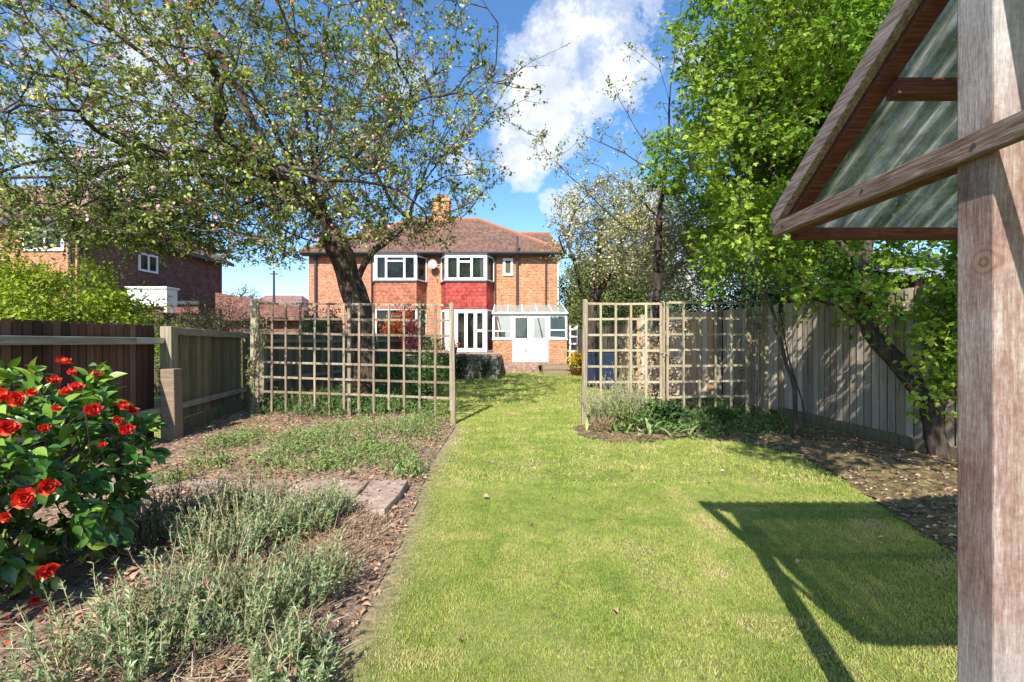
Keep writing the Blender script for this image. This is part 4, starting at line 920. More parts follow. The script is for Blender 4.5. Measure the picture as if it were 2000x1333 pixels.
# ================================================================== trees
def proj(p): return 1000+F*p[0]/p[1], 667-F*(p[2]-EYE)/p[1]
def make_tree(root, seed, limbs, targets, r_trunk, bark, leafsets, r_tip=.0035, seg=.28, droop=0, tw=(2,.22,3), wob=.06, tkeep=None, penal=.6, rcap=None):
    g=np.random.default_rng(seed)
    PA,DA,par,kids,w,rad=grow(g,limbs,targets,r_trunk,r_tip,seg,droop,wob,penal)
    zb=PA[0,2]; fl=np.clip(1-(PA[:,2]-zb)/.45,0,1); rad=rad*(1+.35*fl*fl*(w>w[0]*.8))
    if rcap: rad=np.where((PA[:,2]>3.45)|(PA[:,0]<-4.05)|((PA[:,1]<8.55)&(PA[:,2]>1.5)),np.minimum(rad,rcap[2]+.12*np.clip(1-np.linalg.norm(PA-rcap[0],axis=1)/rcap[1],0,1)),rad)
    m=MB(); skeleton_mesh(m,PA,par,kids,rad,g); m.build('trunk',mt[bark],root,smooth=True)
    p0,p1=twigs(g,PA,DA,w,tw[0],tw[1],tw[2],tkeep); print(root.name,'twigs',len(p0))
    m=MB(); sticks(m,p0,p1,np.full(len(p0),max(.0016,r_tip*.6)),g.random(len(p0))); m.build('twig_sprays',mt[bark],root)
    for (nm,mat,per,size,tpl,spread,kw) in leafsets:
        frac=kw.pop('frac',1.0); k=g.random(len(p0))<frac; kf=kw.pop('keep',None)
        if kf is not None: k&=kf(p1,g)
        m=MB(); leaves_on(m,g,p0[k],p1[k],per,size,tpl,spread,**kw); m.build(nm,mt[mat],root)
    return PA
rg=np.random.default_rng(3)
# --- the big apple tree
ap=thing('apple_tree','spreading old apple tree with pink buds and thick dark trunk behind the left trellis','tree',P(712,794,9.2)*[1,1,0])
f_=(600,385,8.75)
limbs=[[P(714,798,9.2),P(715,700,9.2),P(708,640,9.2),P(690,570,9.2),P(668,500,9.1),P(640,440,8.95),P(612,395,8.8)],
 [P(690,560,9.2),P(725,495,9.3),P(775,455,9.5),P(800,432,9.6),P(765,395,9.6),P(735,340,9.55),P(722,270,9.5)],
 [P(795,440,9.6),P(812,385,9.8),P(850,300,10.0),P(900,225,9.9),P(980,160,9.6),P(1040,120,9.3),P(1095,95,9.2)],
 [P(812,385,9.8),P(870,345,9.8),P(930,340,9.7),P(965,400,9.6)]]
HB=P(612,395,8.8)
def arc(a,e,lift=.9,n=6):
    a=np.array(a); e=np.array(e); c=a*.45+e*.55+np.array([0,0,lift]); u=np.linspace(0,1,n)[:,None]; return list((1-u)**2*a+2*u*(1-u)*c+u*u*e)
for ex_,ey_,ed_,lf in [(-200,220,6.4,1),(0,130,6.8,.8),(150,20,7.0,.5),(-60,350,6.5,1.2),(90,440,6.8,1.3),(330,-80,6.6,.3),(470,-80,9.4,.2),(560,-60,7.4,.1),(650,-90,8.6,0),(760,-60,9.7,0),(300,190,11,.6),(130,400,10.4,1.2),(690,80,10.8,.1),
   (240,460,7.4,1.1),(380,490,7.6,.9),(480,500,8.0,.6),(330,300,7.2,.7),(440,140,7.4,.4),(200,330,7.8,.9),(520,510,10.2,.5),(420,480,10.4,.8),(860,140,8.4,.2),(780,230,8.2,.3)]:
    limbs.append(arc(HB+rg.normal(0,.05,3),P(ex_,ey_,ed_),lf))
for a_,e_,lf in [((735,340,9.55),(720,30,9.4),0),((735,340,9.55),(830,60,9.0),.1),((722,300,9.5),(880,120,10.4),.2),((812,385,9.8),(890,60,10.2),0),((850,300,10),(1000,230,9.4),.3),((812,385,9.8),(940,250,9.0),.5),((870,345,9.8),(900,430,9.0),.3),((850,300,10),(960,60,9.8),.1),((775,455,9.5),(850,440,9.0),.5),((900,225,9.9),(1030,260,9.5),.3)]:
    limbs.append(arc(P(*a_),P(*e_),lf))
def apple_ok(p):
    if p[1]<4.7: return False
    x,y=proj(p); u=rg.random()
    if x>1100 or x<-420: return False
    lim=496 if x<430 else 520 if x<600 else 480 if x<880 else 440-(x-880)*.7
    if y>lim: return False
    if x>1000 and u>.12: return False
    if x>940 and u>.6: return False
    if x>800 and u>.7: return False
    return True
tg=ellipsoid(rg,2700,(-4.3,8.4,4.5),(5.3,3.7,3.9),.42,2.5,apple_ok)
tg+=ellipsoid(rg,420,(-6.3,8.0,3.5),(2.4,1.6,1.0),.7,2.55,apple_ok)
rg.shuffle(tg)
dens=lambda p,g:(g.random(len(p))<np.where(1000+F*p[:,0]/p[:,1]>960,.75,np.where(1000+F*p[:,0]/p[:,1]>800,.9,1.0)))
make_tree(ap,5,limbs,tg,.25,'bark_apple',[
 ('leaves','apple_leaf',6,.055,LEAF8,.018,dict(keep=lambda p,g:dens(p,g)&(g.random(len(p))<.35+1.1*vnoise(p[:,0]+p[:,2]*.9,p[:,1]-p[:,2]*.7,2.6)),wide=1.3,tint=lambda p,g:np.clip((vnoise(p[:,0]+p[:,2]*.9,p[:,1]-p[:,2]*.6,1.9)-.5)*1.0+.5+g.normal(0,.2,len(p)),0,1))),
 ('blossom','blossom_pink',3,.046,BLOSSOM,.03,dict(frac=.2,keep=lambda p,g:vnoise(p[:,0]*1.0+p[:,2],p[:,1]+p[:,2]*.6,.8)>.5)),
 ('pale_blossom','blossom_white',2,.034,BLOSSOM,.03,dict(frac=.14))],r_tip=.0058,seg=.3,tw=(3,.24,4),wob=.04,rcap=(HB,.9,.062))
# --- bright green maple by the right fence
ma=thing('maple_tree','bright green broad leaved tree leaning out from the right fence','tree',(4.5,4.75,0))
limbs=[[(4.52,4.8,-.02),P(1812,790,4.95),P(1745,700,5.15),P(1700,650,5.3),P(1690,590,5.4),P(1680,520,5.5),P(1690,440,5.7),(4.3,6.2,4.2),(4.2,6.6,5.6)],
 [P(1700,640,5.3),P(1640,600,5.5),P(1590,585,5.7),P(1520,520,6.0),P(1440,430,6.5)],
 [P(1680,520,5.5),P(1600,430,6.0),P(1500,330,6.6),P(1400,240,7.0)],
 [P(1690,440,5.7),P(1650,300,6.2),P(1560,150,6.6),P(1480,0,6.8)],
 [P(1690,440,5.7),P(1760,300,6.6),P(1800,150,7.2)],
 [P(1812,790,4.95),P(1850,720,4.9),P(1870,640,4.8)]]
def maple_ok(p):
    x,y=proj(p)
    if p[1]<4.3: return False
    lo=1330 if y<60 else 1310 if y<250 else 1255 if y<380 else 1330 if y<470 else 1450 if y<540 else 1560
    if x<lo+rg.uniform(-15,60): return False
    if y>610: return x>1760 and y<780 and rg.random()<.4
    if p[1]+1.1*(p[2]-1)<7.9 and rg.random()<.8: return False
    return True
tg=ellipsoid(rg,1650,(4.4,6.9,4.6),(3.0,2.8,4.1),.55,1.0,maple_ok)
tg+=[P(*q)+rg.normal(0,.09,3) for q in [(1850,600,4.8),(1855,660,4.8),(1845,720,4.8),(1850,770,4.8),(1830,640,4.9),(1780,600,5.0),(1790,560,5.1),(1700,610,5.2),(1650,560,5.3),(1720,560,5.2),(1840,560,4.9),(1600,560,5.5)] for _ in range(2)]
tg+=ellipsoid(rg,210,(2.6,1.5,4.5),(1.4,1.7,1.0),.6,3.3,lambda p:proj(p)[1]<-60 and p[0]>1.2+.25*max(0,1.8-p[1]))  # unseen overhang added to the crown to shade the right bed
tg2=[P(rg.uniform(1540,1860),rg.uniform(560,650),rg.uniform(5.0,5.9)) for _ in range(8)]+[P(rg.uniform(1370,1600),rg.uniform(440,575),rg.uniform(5.8,7.2)) for _ in range(18)]+[P(rg.uniform(1790,1865),rg.uniform(620,800),rg.uniform(4.7,4.95)) for _ in range(7)]
def fence_clear(p):  # thins crown points whose shadow would fall on the right fence
    h=(4.65-p[0])/.288; yh=p[1]+1.1*h; zh=p[2]-h
    return not (h>0 and .1<zh<2.0 and 4.9<yh<8.2) or rg.random()<.12
tg=[p for p in tg if fence_clear(p)]+tg2
limbs.append([(4.3,6.2,4.2),(4.75,5.2,4.8),(4.6,3.6,5.1),(3.6,2.3,4.9),(2.6,1.3,4.7)])  # limb added to carry the unseen shading overhang
def maple_tint(pos,g):
    n=vnoise(pos[:,0]+pos[:,2]*.7,pos[:,1]+pos[:,2]*.4,1.6); return np.clip((n-.5)*1.1+.5+g.normal(.0,.2,len(pos)),0,1)
make_tree(ma,8,limbs,tg,.088,'bark_dark',[('leaves','maple_leaf',10,.068,LEAFM,.05,dict(tint=maple_tint,updown=.55))],seg=.3,tw=(3,.28,4),r_tip=.004)
# --- slim two stemmed tree
sl_=thing('slim_tree','slim dark two stemmed little tree in front of the grey fence','tree',(3.55,5.76,0))
tg=ellipsoid(rg,60,P(1505,560,6.2),(.55,.4,.5),.6)
make_tree(sl_,9,[[(3.55,5.76,0),P(1552,760,5.85),P(1530,690,5.95),P(1505,600,6.1),P(1490,560,6.2)],[P(1556,850,5.77),P(1580,860,5.75),P(1565,780,5.85),P(1540,700,6.0),P(1525,620,6.2)]],tg,.032,'bark_dark',
 [('leaves','green_leaf',4,.04,LEAF8,.03,{})],r_tip=.003,seg=.15,tw=(2,.14,2),wob=.02)
# --- blossom trees
bt=thing('blossom_tree','cream blossom tree with forked dark trunk near the conservatory','tree',(2.4,14,0),'blossom trees')
def px_ok(x0,x1,y0,y1): return lambda p:(x0<proj(p)[0]<x1 and y0<proj(p)[1]<y1)
tg=ellipsoid(rg,560,(3.0,14,4.6),(2.0,2.0,1.75),.5,2.7,px_ok(1068,1330,345,580))
make_tree(bt,12,[[(2.4,14,0),(2.4,14,1.6),(2.42,14,2.3),(2.0,14,3.2),(1.7,14,4.2)],[(2.42,14,2.3),(2.9,13.8,3.3),(3.3,13.6,4.4)],[(2.42,14,2.3),(2.6,14.5,3.6),(2.9,14.8,5)]],tg,.16,'bark_dark',
 [('blossom','blossom_white',2,.072,BLOSSOM,.06,{}),('leaves','cherry_leaf',5,.078,LEAF4,.06,{})],seg=.35,tw=(2,.35,2),r_tip=.006)
bt=thing('blossom_tree','white blossom tree with pale straight trunk behind the right trellis','tree',(3.15,10.3,0),'blossom trees')
tg=ellipsoid(rg,820,(4.2,11.0,3.65),(2.3,1.9,1.35),.5,2.2,px_ok(1180,1560,360,590))
make_tree(bt,13,[[(3.15,10.3,0),(3.17,10.3,1.4),(3.2,10.3,2.4),(3.3,10.4,3.2)],[(3.2,10.3,2.4),(3.9,10.6,3.1),(4.7,11,3.5)],[(3.2,10.3,2.3),(3.6,11,3.3),(4,11.5,4.2)]],tg,.10,'bark_pale',
 [('blossom','blossom_white',3,.056,BLOSSOM,.05,{}),('leaves','cherry_leaf',5,.062,LEAF4,.05,{})],seg=.3,tw=(2,.3,2),r_tip=.005)
yt=thing('young_cherry_tree','tall sparse young tree with bronze green leaf tufts rising above the white blossom','tree',(3.0,9.5,0))
lb=[[(3.0,9.5,0),(2.98,9.5,1.8),P(1285,500,9.5),P(1290,400,9.5),P(1305,280,9.5),P(1312,150,9.4),P(1330,20,9.4),P(1325,-40,9.4)],
 [P(1288,490,9.5),P(1215,440,9.4),P(1150,380,9.3),P(1090,320,9.2),P(1050,280,9.2)],[P(1300,330,9.5),P(1240,250,9.4),P(1195,170,9.3)],[P(1298,350,9.5),P(1220,300,9.4),P(1150,270,9.3)],[P(1310,200,9.4),P(1290,140,9.4),P(1240,100,9.4)],[P(1288,430,9.5),P(1230,370,9.6),P(1180,330,9.6)]]
tg=[P(*q)+rg.normal(0,.12,3) for q in [(1195,165,9.3),(1230,215,9.3),(1245,100,9.4),(1150,265,9.3),(1180,250,9.3),(1210,290,9.4),(1100,300,9.2),(1060,290,9.2),(1080,340,9.2),(1130,330,9.3),(1160,370,9.3),(1120,400,9.3),(1200,380,9.4),(1240,330,9.5),(1270,260,9.4),(1290,200,9.3),(1330,100,9.4),(1300,60,9.4),(1310,10,9.4),(1340,160,9.5),(1350,220,9.5),(1240,400,9.4),(1200,430,9.4),(1270,300,9.2),(1320,260,9.3),(1335,330,9.3),(1300,120,9.2),(1225,180,9.3),(1170,300,9.3),(1140,290,9.3),(1080,300,9.2),(1260,420,9.4),(1230,460,9.4)] for _ in range(3)]
make_tree(yt,14,lb,tg,.07,'bark_dark',[('leaves','cherry_leaf',5,.062,LEAF8,.04,{}),('blossom','blossom_white',2,.035,BLOSSOM,.04,dict(frac=.35))],seg=.25,tw=(2,.16,1),wob=.03)

# ------------------------------------------------------------------ shrubs built of twigs and leaf clumps
def shrub(root, seed, c, r, nclump, nleaf, size, leafmat, bark='bark_dark', base=None, tpl=LEAF4, cs=.16, stems=True, clump_var=.5, extra=None, zlo=.04, pw=.45):
    g=np.random.default_rng(seed); c=np.array(c,float); r=np.array(r,float); base=np.array([c[0],c[1],0.] if base is None else base)
    C=np.array(ellipsoid(g,nclump,c,r,pw,zlo))
    if stems:
        m=MB(); cr_=max(.006,.018*r.max())
        for q in C[:: max(1,nclump//70)]:
            b=base+g.normal(0,.06*r.max(),3)*[1,1,0]; mid=(b+q)/2+g.normal(0,.08*r.max(),3)+[0,0,.1*r[2]]; u=np.linspace(0,1,6)[:,None]
            m.tube((1-u)**2*b+2*u*(1-u)*mid+u*u*q, np.linspace(cr_,.003,6),4,tint=g.random(),cap=False)
        m.build('woody_sprays',mt[bark],root)
    tb=g.random(nclump)
    for k,(nm,mat,frac,sz,tp) in enumerate([('leaves',leafmat,1,size,tpl)]+(extra or [])):
        n=int(nleaf*frac); i=g.integers(0,nclump,n); pos=C[i]+g.normal(0,cs,(n,3))*r/np.max(r)*[1,1,1]
        ok=pos[:,2]>.01; pos=pos[ok]; i=i[ok]; n=len(pos)
        out=norm((pos-c)/r); d=norm(out+g.normal(0,.7,(n,3))); up=norm(out*.5+g.normal(0,.5,(n,3))+[-.1,-.2,.8])
        t=np.clip(tb[i]*clump_var+g.beta(2,2,n)*(1-clump_var)+.0,0,1); m=MB(); m.scatter(*tp,pos,frames(d,up),sz*g.uniform(.6,1.3,n),t); m.build(nm,mt[mat],root)
def SH(name,label,cat,*a,group=None,**k):
    c=a[1]; t=thing(name,label,cat,(c[0],c[1],0),group); shrub(t,*a,**k); return t
SH('spring_shrub','yellow green leafy shrub rising behind the dark brown fence','shrub',21,(-8.3,7.7,1.45),(2.4,1.1,1.4),300,36000,.07,'lime_leaf',tpl=LEAF8,cs=.17,extra=[('old_leaves','cherry_leaf',.35,.05,LEAF4),('shaded_leaves','green_leaf',.35,.05,LEAF4)])  # includes darker green leaves mixed at random through the clumps
SH('dry_shrub','straw coloured twiggy shrub behind the short grey green fence','shrub',22,(-6.35,9.6,1.25),(.95,.7,1.05),120,5200,.035,'olive_leaf',bark='dry_twig',cs=.12,extra=[('dry_leaves','dry_twig',1.1,.05,LEAF4)])
SH('clipped_bush','small pale clipped bush just over the short grey green fence','bush',23,(-5.55,7.6,1.1),(.3,.3,.42),40,1400,.03,'weed_leaf',cs=.06,extra=[('dry_leaves','dry_twig',.5,.03,LEAF4)])
SH('evergreen_bush','round dark green bush beyond the fence left of the apple trunk','bush',24,(-5.75,14.2,1.2),(.85,.6,1.05),90,4500,.07,'dark_leaf',cs=.16,extra=[('new_leaves','green_leaf',.5,.06,LEAF4)])
SH('fire_bush','orange red leaved bush under the brown tile bay','bush',25,(-3.95,16.0,1.75),(.62,.5,.68),70,3200,.08,'coral_leaf',cs=.14,extra=[('new_leaves','cherry_leaf',.3,.07,LEAF4)])
SH('pink_bush','dark pink flowering bush right of the orange red bush','bush',26,(-3.3,15.6,1.45),(.38,.35,.55),40,1300,.07,'magenta_petal',cs=.1,extra=[('leaves','green_leaf',.6,.06,LEAF4)])
SH('terrace_bush','olive green bush at the left end of the stone terrace wall','bush',27,(-2.35,14.9,.62),(.5,.4,.6),60,2600,.05,'olive_leaf',cs=.12,extra=[('new_leaves','green_leaf',.5,.05,LEAF4)])
SH('trailing_plant','dark trailing plant over the middle of the stone terrace wall','plant',28,(-1.75,15.35,.66),(.42,.2,.24),36,800,.05,'dark_leaf',cs=.1,zlo=.25)
SH('trailing_plant','dark trailing plant over the right end of the stone terrace wall','plant',29,(-.95,15.32,.5),(.28,.2,.24),30,600,.05,'dark_leaf',cs=.1,zlo=.25)
SH('border_bush','dark green leafy bush behind the middle of the left trellis','bush',31,(-3.0,11.8,.45),(.8,.7,.5),80,3200,.06,'green_leaf',cs=.15)
SH('border_bush','loose green bush behind the right end of the left trellis','bush',32,(-2.0,10.6,.4),(.6,.7,.48),80,2800,.05,'green_leaf',cs=.14,extra=[('pale_leaves','weed_leaf',.4,.05,LEAF4)])
SH('background_hedge','tall olive green hedge behind the forked blossom tree','hedge',33,(5.4,21,2.6),(3.1,1.3,2.9),420,36000,.12,'olive_leaf',cs=.35,extra=[('green_leaves','green_leaf',.5,.1,LEAF4)])
SH('background_tree','olive green tree directly beside the right corner of the brick house','tree',38,(3.7,25,2.8),(1.5,1.0,2.9),200,14000,.13,'olive_leaf',cs=.3,extra=[('green_leaves','green_leaf',.4,.12,LEAF4)])
SH('yew_tree','dark evergreen tree behind the white blossom and the warm brown fence','tree',34,(6.9,13.4,2.5),(1.9,1.5,2.5),240,16000,.09,'dark_leaf',cs=.3,extra=[('new_leaves','green_leaf',.25,.08,LEAF4)])
SH('background_tree','mid green tree farther back between the yew and the maple','tree',35,(9.6,14.5,2.8),(2.6,1.6,3.2),260,15000,.11,'green_leaf',cs=.35,extra=[('pale_leaves','cherry_leaf',.5,.1,LEAF4)])
SH('laurel_bush','bright leaved laurel seen through the top of the pale trellis','bush',36,(3.95,16.6,1.5),(.9,.6,1.1),90,3600,.07,'green_leaf',cs=.16,extra=[('pale_leaves','lime_leaf',.25,.06,LEAF4)])
SH('yellow_bush','bright yellow green bush in the gap beside the left end of the long trellis','bush',37,(-5.45,9.3,.55),(.32,.28,.5),30,900,.05,'lime_leaf',cs=.08)
# bare far tree
bf=thing('bare_tree','distant leafless tree on the skyline left of the pole','tree',(-20,34,0))
tg=ellipsoid(rg,120,(-19.6,34,4.5),(1.6,1.5,1.1),.6)
make_tree(bf,41,[[(-19.6,34,0),(-19.6,34,3)],[(-19.6,34,3),(-20.2,34,4)],[(-19.6,34,3),(-19,34,4.2)]],tg,.14,'bark_dark',[],seg=.5,tw=(2,.4,2),r_tip=.012)
# climber on the left trellis and dry climber on the shaded trellis
def climber(label,seed,pts,mat,lmat,n,size,spread,rad=.012,nm='climbing_plant'):
    g=np.random.default_rng(seed); t=thing(nm,label,'climber',(*pts[0][0][:2],0)); m=MB(); A=[];B=[]
    for ch_ in pts:
        ch_=np.array(ch_,float); q=[]; 
        for a,b in zip(ch_[:-1],ch_[1:]):
            for u in np.linspace(0,1,5)[:-1]: q.append(a+(b-a)*u+g.normal(0,.015,3))
        q.append(ch_[-1]); q=np.array(q); m.tube(q,np.linspace(rad,rad*.35,len(q)),5,g.random(),cap=False); A.append(q[:-1]);B.append(q[1:])
    m.build('woody_sprays',mt[mat],t); A=np.concatenate(A);B=np.concatenate(B); i=g.integers(0,len(A),n)
    p0=A[i]; p1=p0+norm(g.normal(0,1,(n,3))+[0,-.2,.3])*spread*g.uniform(.3,1.2,(n,1)); m=MB(); sticks(m,p0,p1,np.full(n,.0022),g.random(n)); m.build('twig_sprays',mt[mat],t)
    m=MB(); leaves_on(m,g,p0,p1,5,size,LEAF4,.02); m.build('leaves',mt[lmat],t)
climber('dark leafy climber up the right half of the long left trellis',51,[[(-1.40,7.2,0),(-1.42,7.22,.8),(-1.36,7.2,1.5),(-1.40,7.2,1.95)],[(-1.42,7.22,.8),(-1.25,7.2,1.2),(-1.1,7.2,1.35)]],'bark_dark','green_leaf',150,.035,.14)
climber('pale leafy climber around the left end post of the long trellis',52,[[(-4.2,7.5,0),(-4.25,7.5,.8),(-4.15,7.5,1.5),(-4.2,7.5,1.9)],[(-4.25,7.5,.8),(-4.05,7.55,1.3),(-4.0,7.55,1.7)]],'dry_twig','olive_leaf',130,.035,.14)
climber('tangled dry brown climber leaning on the shaded right trellis',53,[[(2.25,7.3,0),(2.15,7.3,.6),(2.3,7.3,1.2),(2.5,7.3,1.6)],[(2.0,7.4,0),(1.95,7.4,.5),(2.1,7.4,1.1),(2.2,7.35,1.5)],[(2.3,7.3,1.2),(2.6,7.3,1.5),(2.8,7.35,1.55)],[(2.2,7.35,0),(1.9,7.4,.9),(1.85,7.4,1.5)],[(2.4,7.35,0),(2.6,7.4,.6),(2.5,7.4,1.3)]],'dry_twig','dry_twig',330,.045,.28,.016)
climber('thin brown climber stems crossing the narrow end panel',54,[[(3.7,7.5,0),(3.6,7.45,.5),(3.9,7.5,1.2),(4.0,7.55,1.7)],[(3.3,7.4,0),(3.7,7.4,.6),(3.95,7.5,.9)]],'dry_twig','olive_leaf',110,.035,.2)

# ================================================================== the red camellia
cml=thing('camellia_bush','glossy dark green camellia bush covered in red flowers, nearest at the left','bush',(-2.35,2.2,0))
g=np.random.default_rng(61); CC=np.array([-2.42,2.2,.66]); CR_=np.array([.60,.58,.545])
tg=[p for p in ellipsoid(g,260,CC,CR_*.93,.35,.08)]
PA,DA,par,kids,w_,rad=grow(g,[[(-2.38,2.2,0),(-2.36,2.2,.2),(-2.3,2.2,.45)],[(-2.36,2.2,.2),(-2.6,2.15,.5)],[(-2.36,2.2,.15),(-2.15,2.25,.4)]],tg,.022,.0025,.1,0,.02)
m=MB(); skeleton_mesh(m,PA,par,kids,rad,g); m.build('stems',mt['bark_dark'],cml)
p0,p1=twigs(g,PA,DA,w_,4,.09,4)
n=len(p0)*3; i=np.repeat(np.arange(len(p0)),3)
pos=p0[i]*.3+p1[i]*.7+g.normal(0,.02,(n,3)); out=norm((pos-CC)/CR_); d=norm(out*.6+g.normal(0,.55,(n,3))+[0,0,-.1]); up=norm(out*.8+g.normal(0,.45,(n,3))+[-.1,-.25,.8])
inner=np.linalg.norm((pos-CC)/CR_,axis=1); sel=g.random(n)<np.clip(inner*1.3-.2,.15,1)
pos,d,up=pos[sel],d[sel],up[sel]; n=len(pos); t=np.clip(g.beta(2,2.2,n)*.75+np.clip((pos[:,2]-.7)*.4,0,.25)+(g.random(n)<.12)*.5,0,1)
m=MB(); m.scatter(LEAFC[0]*np.array([1.0,1,1]),LEAFC[1],pos,frames(d,up),g.uniform(.055,.10,n),t); m.build('leaves',mt['camellia_leaf'],cml,smooth=True)
print('camellia leaves',n)
def flower_mb(seed):
    g=np.random.default_rng(seed); m=MB()
    for ring,(k,ln,el,wd) in enumerate([(7,.046,.25,2.0),(6,.040,.65,1.9),(5,.032,1.0,1.8),(5,.022,1.25,1.6)]):
        for j in range(k):
            a=j*6.283/k+ring*.5+g.normal(0,.12); e=el+g.normal(0,.12); dd=np.array([[math.cos(a)*math.cos(e),math.sin(a)*math.cos(e),math.sin(e)]]); u=np.array([[-math.cos(a)*math.sin(e),-math.sin(a)*math.sin(e),math.cos(e)]])
            v=LEAFC[0]*np.array([wd,1,1.6]); v=v.copy(); v[:,2]=-v[:,2]*.4+.5*(v[:,1]-.3)**2
            m.scatter(v,LEAFC[1],np.array([[math.cos(a)*.003,math.sin(a)*.003,ring*.002]]),frames(dd,u),np.array([ln*g.uniform(.85,1.15)]),[g.random()])
    return m
fm=[flower_mb(s).build('flower',mt['red_petal'],None,smooth=True) for s in (1,2,3)]
fl_px=[(125,710,1.15),(188,735,1),(148,758,.8),(30,782,1.0),(62,768,.7),(104,745,.75),(240,795,.8),(258,803,.7),(180,802,.9),(45,975,1.25),(92,950,1.2),(90,1115,1.0),(68,1172,.8),(15,836,1),(85,838,.7),(128,768,.7),(2,775,.9),(246,840,.8),(140,730,.6),(228,822,.6),(-30,800,1),(-60,900,1),(110,800,.6),(200,870,.5),(10,1010,.6),]
for k,(fx,fy,s) in enumerate(fl_px):
    dr=np.array([(fx-1000)/F,1,(667-fy)/F]); o_=np.array([0,0,EYE]); A_=dr/CR_; B_=(o_-CC)/CR_; aa=A_@A_; bb=2*A_@B_; c0=B_@B_-1.0; ds=bb*bb-4*aa*c0
    tt=(-bb-math.sqrt(ds))/(2*aa) if ds>0 else -bb/(2*aa); pp=o_+dr*(tt-.03); nn=norm((pp-CC)/CR_+np.array([.25,-.5,.35]))+g.normal(0,.2,3)
    src=fm[k%3]
    o=src if k<3 else src.copy()
    if k>=3: col.objects.link(o)
    o.parent=cml; o.location=[float(v) for v in pp-np.array(cml.location)]; o.rotation_euler=Vector(nn).to_track_quat('Z','Y').to_euler(); sc=s*g.uniform(.75,1.05)*.84; o.scale=(sc,sc,sc*.9)
fp=MB(); x=g.uniform(-2.3,-1.25,28); y=g.uniform(1.75,2.7,28); p=np.stack([x,y,hL(x,y)+.01],1); flat_leaves(fp,p,.05,LEAF8,.02)
tag(fp.build('fallen_petals',mt['red_petal']),'dark red fallen petals on the soil under the camellia','petals',kind='stuff')

# ================================================================== lavender and the other bed plants
def sprigs(root, seed, cx, cy, rx, ry, n, h, leaf, lmat, per=26, lean=.35, lw=.16, stemmat='dry_twig', hf=hL, tb=0):
    g=np.random.default_rng(seed); a=g.random(n)*6.283; rr_=np.sqrt(g.random(n)); bx=cx+np.cos(a)*rr_*rx*.55; by=cy+np.sin(a)*rr_*ry*.55
    z=hf(bx,by); b=np.stack([bx,by,z],1); d0=np.stack([np.cos(a)*rr_*lean*2+g.normal(0,.2,n),np.sin(a)*rr_*lean*2+g.normal(0,.2,n),np.ones(n)],1); d0=norm(d0); ln=h*g.uniform(.5,1.2,n)*(1-.35*rr_)
    m=MB(); lv=MB(); segs=5; prev=b
    for s in range(segs):
        d0=norm(d0+g.normal(0,.10,(n,3))+np.array([0,0,.14])); nx_=prev+d0*(ln/segs)[:,None]
        sticks(m,prev,nx_,np.full(n,.0032-.0004*s),g.random(n))
        k=per//segs*(1 if s>0 else 0)
        if k:
            i=np.repeat(np.arange(n),k); u=g.random(len(i))[:,None]; pos=prev[i]*(1-u)+nx_[i]*u
            side=norm(np.cross(d0[i],norm(g.normal(0,1,(len(i),3))))); ld=norm(side*.9+d0[i]*g.uniform(.5,1.3,(len(i),1))); up=norm(d0[i]*1.0-side*.5+g.normal(0,.1,(len(i),3)))
            t=np.clip(.15+tb+s/segs*.5+g.normal(0,.17,len(i)),0,1)
            lv.scatter(LEAF4[0]*np.array([lw/.3*1,1,1]),LEAF4[1],pos,frames(ld,up),leaf*g.uniform(.6,1.25,len(i))*(1-.08*s),t)
        prev=nx_
    m.build('woody_sprays',mt[stemmat],root); lv.build('leaves',mt[lmat],root)
leafm('rosemary_leaf',[(0,(.03,.055,.03)),(.5,(.085,.13,.06)),(.9,(.20,.27,.13)),(1,(.32,.38,.22))],.15,rough=.6)
LV=[((175,1390),.30,.30,34,.34,'lavender_leaf','grey green lavender at the bottom edge below the camellia, in the corner'),((315,1330),.26,.26,34,.36,'lavender_leaf','grey green lavender with pale tall tips between the bed corner and the twiggy patch'),
((470,1265),.30,.25,44,.30,'lavender_leaf','bushy grey green lavender in the middle of the near bed'),((590,1190),.28,.25,44,.27,'lavender_leaf','half dry lavender beside the lawn edge'),
((455,1120),.30,.28,60,.36,'lavender_leaf','bright tall lavender standing in the centre of the near bed'),((580,1075),.30,.28,56,.32,'lavender_leaf','spreading lavender in front of the stone slabs'),
((645,1040),.22,.20,34,.24,'lavender_leaf','small lavender closest to the end slab of the path'),((365,1080),.30,.26,80,.40,'rosemary_leaf','dark upright rosemary clump before the slab path'),
((275,1100),.28,.24,56,.34,'rosemary_leaf','dark rosemary clump touching the camellia'),((490,1040),.24,.22,60,.34,'rosemary_leaf','dark rosemary clump in front of the middle slabs'),
((395,1200),.24,.2,26,.32,'lavender_leaf','thin lavender between the rosemary and the bottom of the bed'),((560,1360),.22,.2,30,.20,'lavender_leaf','low lavender at the bottom of the picture near the lawn')]
for k,((px_,py_),rx,ry,n_,h_,mm_,lb) in enumerate(LV):
    x_,y_=G(px_,py_); t=thing('rosemary_plant' if 'rosemary' in lb else 'lavender_plant',lb,'rosemary' if 'rosemary' in lb else 'lavender',(x_,y_,0))
    sprigs(t,70+k,x_,y_,rx*1.1,ry*1.1,int(n_*2.0),h_*(1.0 if py_<1110 else 1.18),.038 if 'rosemary' not in lb else .026,mm_,per=44 if 'rosemary' in lb else 34,lean=.42,tb=.10)
